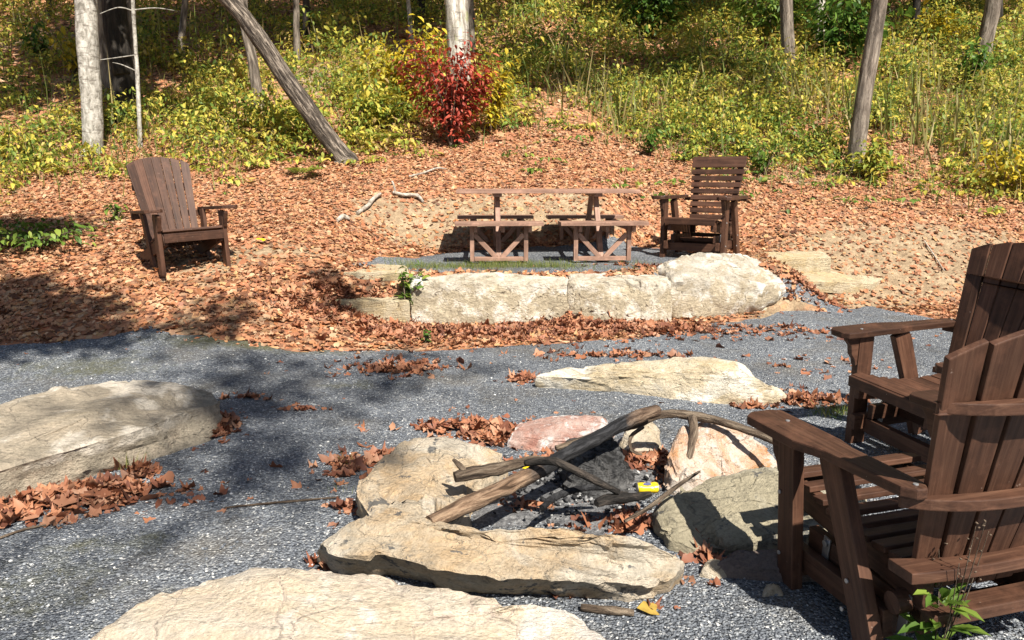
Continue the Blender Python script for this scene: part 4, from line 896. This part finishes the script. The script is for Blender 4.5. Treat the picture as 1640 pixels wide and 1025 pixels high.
# ================================================================== UNDERGROWTH
def plant_cloud(x, y, hgt, nleaf, spread, rng):
    """leaf positions for plants standing at x,y"""
    n = len(x); idx = np.repeat(np.arange(n), nleaf); m = len(idx)
    f = rng.uniform(.15, 1, m)**.8; a = rng.uniform(0, 6.28, m); rr = spread[idx]*np.sqrt(rng.uniform(0, 1, m))*(.4+.6*np.sin(f*2.6))
    px = x[idx]+np.cos(a)*rr; py = y[idx]+np.sin(a)*rr
    return np.stack([px, py, H(x, y)[idx]+hgt[idx]*f], 1), a
def out_rot(a, droop, rng):
    n = len(a); R = rotmats(n, np.zeros(n), np.abs(rng.normal(0, .45, n)), rng); c, s = np.cos(a+rng.normal(0, .6, n)), np.sin(a+rng.normal(0, .6, n))
    cd_, sd_ = np.cos(droop), np.sin(droop); Z = np.zeros(n)
    D = np.stack([np.stack([cd_, Z, sd_], 1), np.stack([Z, Z+1, Z], 1), np.stack([-sd_, Z, cd_], 1)], 1)
    A = np.stack([np.stack([c, -s, Z], 1), np.stack([s, c, Z], 1), np.stack([Z, Z, Z+1], 1)], 1); return A@R@D
def edge_y(x):     # where the undergrowth begins, from the photo
    pts = [Pg(u, v) for u, v in ((-100, 330), (60, 300), (170, 285), (360, 285), (480, 265), (560, 255), (700, 240), (800, 215), (900, 200), (1000, 225), (1050, 250), (1120, 262), (1200, 285), (1300, 285), (1400, 300), (1520, 318), (1640, 325), (1800, 330))]
    return np.interp(x, [q.x for q in pts], [q.y for q in pts])
M_stalk = leaf_mat('weed_stalks', [(.10, .075, .04), (.20, .14, .08), (.14, .15, .05)], .1, .7)
def weeds(name, N, x0, x1, y0, y1, dens, h0, h1_, nleaf, spread, size, mat, seed, tm=OVAL):
    rng = np.random.default_rng(seed); x = rng.uniform(x0, x1, N); y = rng.uniform(y0, y1, N); d = dens(x, y)
    k = (rng.uniform(0, 1, N) < d) & (np.abs(x) < .8*y+1); x, y, d = x[k], y[k], d[k]; n = len(x)
    hg = rng.uniform(h0, h1_, n)*(.5+.5*d)*(.35+.65*sst(y-edge_y(x), -.2, 1.6))
    p, a = plant_cloud(x, y, hg, nleaf, spread*rng.uniform(.6, 1.3, n), rng)
    ps = np.stack([x, y, H(x, y)], 1); tag(scatter(name+'_stems', BLADE, ps, rotmats(n, rng.uniform(0, 6.28, n), np.abs(rng.normal(0, .15, n)), rng), hg, M_stalk, rng), kind='stuff')
    o = scatter(name, tm, p, out_rot(a, rng.normal(.25, .4, len(a)), rng), size*rng.uniform(.5, 1.3, len(a)), mat, rng); return tag(o, kind='stuff')
def dens_weeds(x, y):
    e = y-edge_y(x); d = sst(e, -.9, 1.3); nz = .42+.75*wob(x, y, 1.7, 81)+.35*wob(x, y, 4.5, 82)
    bare = sst(-x, 3.5, 7.5)*sst(e, 1.5, 3.5)*.28                   # leafy open slope at upper left
    mid = np.exp(-((x+2.2)/2.4)**2)*sst(e, 3.5, 6)*.3             # brown patch behind the yellow weeds
    return np.clip(d*(nz+.1)-bare-mid, .02*(d > .5), 1)
weeds('undergrowth', 7500, -14, 12, 8.5, 17, dens_weeds, .25, .85, 36, .27, .088, M_weeds, 91)
weeds('undergrowth_uphill', 9500, -22, 24, 16.0, 31, lambda x, y: np.clip(dens_weeds(x, y)*.8+.16*sst(y-edge_y(x), 1, 3), 0, 1), .3, 1.1, 32, .40, .115, M_weeds, 92)
weeds('green_undergrowth', 4200, -.5, 24, 10.5, 28, lambda x, y: np.clip(dens_weeds(x, y)*.8+.05, 0, 1), .2, .8, 30, .32, .085, M_weeds_green, 93)
weeds('low_sprouts', 1800, -9, 10, 8.4, 15, lambda x, y: .25*sst(y-edge_y(x), -1.6, .4), .05, .2, 10, .12, .07, M_weeds_green, 94)
def grass(name, N, dens, x0, x1, y0, y1, h0, h1_, mat, seed, tilt=.25):
    rng = np.random.default_rng(seed); x = rng.uniform(x0, x1, N); y = rng.uniform(y0, y1, N); k = rng.uniform(0, 1, N) < dens(x, y); x, y = x[k], y[k]; n = len(x)
    p = np.stack([x, y, H(x, y)-.01], 1); sc = rng.uniform(h0, h1_, n)
    return tag(scatter(name, BLADE, p, rotmats(n, rng.uniform(0, 6.28, n), np.abs(rng.normal(0, tilt, n)), rng), sc, mat, rng), kind='stuff')
grass('tall_dry_grass', 8500, lambda x, y: sst(y-edge_y(x), -.5, .8)*np.clip(.25+.9*wob(x, y, 1.0, 85), 0, 1)*sst(x, 0, 2.5), -1, 13, 9, 18, .35, 1.1, M_straw, 95)
grass('grass', 26000, lambda x, y: sst(y-edge_y(x), -1.2, .5)*np.clip(.35+.8*wob(x, y, 1.2, 86), 0, 1), -10, 12, 8.5, 17, .10, .42, M_grass, 96)
THIN = [(V*np.array([.35, .4, 1]), Fc) for V, Fc in BLADE]
B0 = BLADE; BLADE = THIN; grass('dead_stalks', 330, lambda x, y: sst(y-edge_y(x), .2, 1.5)*np.clip(.4+.9*wob(x, y, .8, 89), 0, 1), -8, 13, 9.5, 20, 1.0, 2.0, M_straw, 98, .10); BLADE = B0
grass('terrace_grass', 30000, lambda x, y: np.clip(1.1*blob(x, y, 790, 428, 1.0, .22)+.5*wob(x, y, 9, 88)-.1, 0, 1)*.8, -1.5, 2.2, 7.3, 8.1, .04, .10, M_grass, 97, .4)
def shrub(label, u, v, hgt, wid, n, mat, size, seed, name='shrub', group=None, tm=OVAL, cat='shrub', droop=.25, stems=6, fuzz=.2):
    rng = np.random.default_rng(seed); b = Pg(u, v); root = empty(name, b, label, cat, group)
    k = max(3, stems); tips = [Vector((rng.normal(0, wid*.55), rng.normal(0, wid*.4), hgt*rng.uniform(.55, 1.0))) for _ in range(k)]
    lp = [[(b, .009), (b+t_*.5+Vector((t_.x*-.15, 0, hgt*.08)), .008), (b+t_, .003)] for t_ in tips]
    tube(lp, 'stems', M_drift, root, N=6, seed=seed)
    cid = rng.integers(0, k, n); f = rng.uniform(.12, 1.02, n)**.7; T = np.array([t_[:] for t_ in tips])[cid]
    p = T*f[:, None]+rng.normal(0, 1, (n, 3))*np.array([wid*fuzz, wid*fuzz, hgt*fuzz*.5]); p[:, 2] = np.abs(p[:, 2])+.02
    a = np.arctan2(p[:, 1], p[:, 0])
    scatter('foliage', tm, p, out_rot(a, rng.normal(droop, .4, n), rng), size*rng.uniform(.55, 1.3, n), mat, rng, root); return root
G_sh = 'shrubs along the forest edge'
shrub('bright red shrub in front of the patchy white trunk', 722, 236, 1.65, .66, 2500, M_red, .095, 201, group=G_sh, stems=26, fuzz=.14)
shrub('yellow bush at the right side of the red shrub', 785, 215, 1.15, .35, 500, M_yellow, .11, 202, group=G_sh, stems=7)
shrub('tall yellow weeds at the left side of the red shrub', 655, 190, 1.5, .65, 900, M_yellow, .13, 203, group=G_sh, stems=12)
shrub('yellow green bush right of the leaning trunk', 590, 215, .9, .7, 800, M_weeds, .11, 204, group=G_sh, stems=10)
shrub('yellow green bush left of the leaning trunk', 440, 225, .85, .8, 900, M_weeds, .11, 205, group=G_sh, stems=10)
shrub('bright green bush high on the slope at top centre', 1035, 62, 2.1, 1.3, 1300, M_green, .20, 206, group=G_sh, stems=12)
shrub('dark green bush between the straight grey and leaning grey trunks', 1345, 115, 1.8, 1.0, 1100, M_green, .18, 207, group=G_sh, stems=10)
shrub('leafy green bush behind the straight grey trunk', 1220, 75, 1.7, 1.2, 900, M_weeds_green, .18, 208, group=G_sh, stems=10)
shrub('small green bush at the edge of the leaves left of the slat backed chair', 1042, 250, .42, .2, 220, M_green, .075, 209, group=G_sh)
shrub('small green bush just right of the slat backed chair', 1225, 282, .5, .25, 200, M_weeds_green, .085, 210, group=G_sh)
shrub('yellow bush at the foot of the leaning grey trunk', 1400, 290, .6, .5, 400, M_weeds, .10, 211, group=G_sh)
shrub('yellow leaved bush at the right edge above the bank', 1600, 310, .75, .6, 500, M_yellow, .10, 212, group=G_sh)
shrub('green bush at the foot of the curved grey trunk', 1555, 150, 1.0, .5, 400, M_green, .13, 213, group=G_sh)
shrub('golden bush right of the dark green bush on the slope', 1490, 90, 1.2, .9, 600, M_yellow, .15, 214, group=G_sh)
shrub('dark evergreen sprig left of the pale white barked tree', 68, 105, .8, .35, 250, M_green, .12, 215, group=G_sh)
shrub('yellow sapling leaves touching the pale white barked tree', 118, 125, .9, .5, 260, M_yellow, .16, 216, group=G_sh)
def fern(label, u, v, size, seed, group=None):
    rng = np.random.default_rng(seed); b = Pg(u, v); root = empty('fern', b, label, 'fern', group); p = []; Rm = []; sc = []
    for k in range(11):
        az = rng.uniform(0, 6.28); L = size*rng.uniform(.7, 1.1)
        for j in range(3, 15):
            f = j/14; pos = np.array([math.cos(az)*L*f, math.sin(az)*L*f, size*.9*(f-.75*f*f)+.02])
            for sd_ in (-1, 1): p.append(pos); Rm.append(az+sd_*1.25); sc.append(size*.26*math.sin(f*2.7+.35))
    p = np.array(p); a = np.array(Rm); n = len(p); c, s_ = np.cos(a), np.sin(a); Z = np.zeros(n)
    R = np.stack([np.stack([c, -s_, Z], 1), np.stack([s_, c, Z], 1), np.stack([Z-.15, Z, Z+1], 1)], 1)
    V0 = np.array([[0, 0, 0], [.5, -.14, .02], [1, 0, -.05], [.5, .14, .02]]); scatter('frond', [(V0, np.array([[0, 1, 2], [0, 2, 3]]))], p, R, np.array(sc), M_fern, rng, root)
M_fern = leaf_mat('fern_fronds', [(.12, .20, .03), (.25, .32, .05), (.42, .42, .06)], .35, .5)
fern('yellow green fern at the leaf edge left of the leaning trunk', 482, 285, .42, 301, 'ferns at the forest edge')
fern('green fern between leaning trunk and red shrub', 612, 232, .5, 302, 'ferns at the forest edge')
shrub('yellow green weed at the left end of the low stone wall', 650, 500, .42, .16, 150, M_weeds_green, .075, 220, 'weed', cat='plant', droop=-.4)
shrub('small green sprout among leaves below the stone wall', 683, 552, .10, .08, 26, M_green, .05, 221, 'weed', cat='plant')
shrub('low shaded weeds on the slope left of the lone chair', 60, 400, .3, .8, 500, M_weeds_green, .08, 222, 'weed', cat='plant', stems=12)
shrub('green sprout beside the left arm of the lone chair', 188, 355, .22, .12, 60, M_weeds_green, .08, 223, 'weed', cat='plant')
def rosette(label, u, v, seed):
    rng = np.random.default_rng(seed); b = Pg(u, v); root = empty('weed', b, label, 'plant'); n = 60; a = rng.uniform(0, 6.28, n)
    p = np.stack([np.cos(a)*.03, np.sin(a)*.03, rng.uniform(.06, .30, n)], 1); V, Fc = leaf_oval(rng, .9, .17); V = V.copy(); V[:, 0] += .5
    c, s_ = np.cos(a), np.sin(a); up = rng.uniform(.1, 1.0, n); Z = np.zeros(n)
    D = np.stack([np.stack([np.cos(up), Z, -np.sin(up)], 1), np.stack([Z, Z+1, Z], 1), np.stack([np.sin(up), Z, np.cos(up)], 1)], 1)
    A = np.stack([np.stack([c, -s_, Z], 1), np.stack([s_, c, Z], 1), np.stack([Z, Z, Z+1], 1)], 1)
    scatter('foliage', [(V, Fc)], p, A@D, rng.uniform(.05, .11, n), M_weeds_green, rng, root)
    lp = []; tips = []
    for k in range(6):
        e = Vector((rng.normal(0, .06), rng.normal(0, .05), rng.uniform(.42, .58))); lp.append([(b, .0022), (b+e*.55+Vector((.01, 0, 0)), .0018), (b+e, .001)]); tips += [np.array(e)*f+rng.normal(0, .012, 3) for f in (.7, .8, .9, 1, 1)]
    tube(lp, 'stems', M_drift, root, N=5, seed=seed)
    tips = np.array(tips); scatter('seed_heads', PEB, tips, rotmats(len(tips), rng.uniform(0, 6, len(tips)), rng.uniform(0, 1, len(tips)), rng), np.full(len(tips), .011), M_drift, rng, root)
rosette('leafy green weed with dry seed heads behind the nearest chair', 1490, 1092, 401)
def tuft(label, u, v, n, h, seed, mat=None, wid=.05):
    rng = np.random.default_rng(seed); b = Pg(u, v); x = b.x+rng.normal(0, wid, n); y = b.y+rng.normal(0, wid*.6, n); p = np.stack([x, y, H(x, y)], 1)
    o = scatter('grass_tuft', BLADE, p, rotmats(n, rng.uniform(0, 6.28, n), np.abs(rng.normal(0, .5, n)), rng), h*rng.uniform(.5, 1.2, n), mat or M_grass, rng, loc=b); tag(o, label, 'grass tuft')
tuft('green grass tuft on the gravel in front of the sideways chair', 1340, 668, 160, .11, 501, wid=.07)
tuft('small grass tuft against the front of the left slab', 205, 752, 60, .10, 502)
tuft('small grass tuft by the left stone of the fire pit', 575, 745, 50, .07, 503)
tuft('tiny grass tuft beside the red and white pit stone', 800, 702, 50, .06, 504)
tuft('tiny grass tuft on open gravel left of the fire pit stones', 548, 792, 30, .05, 505)
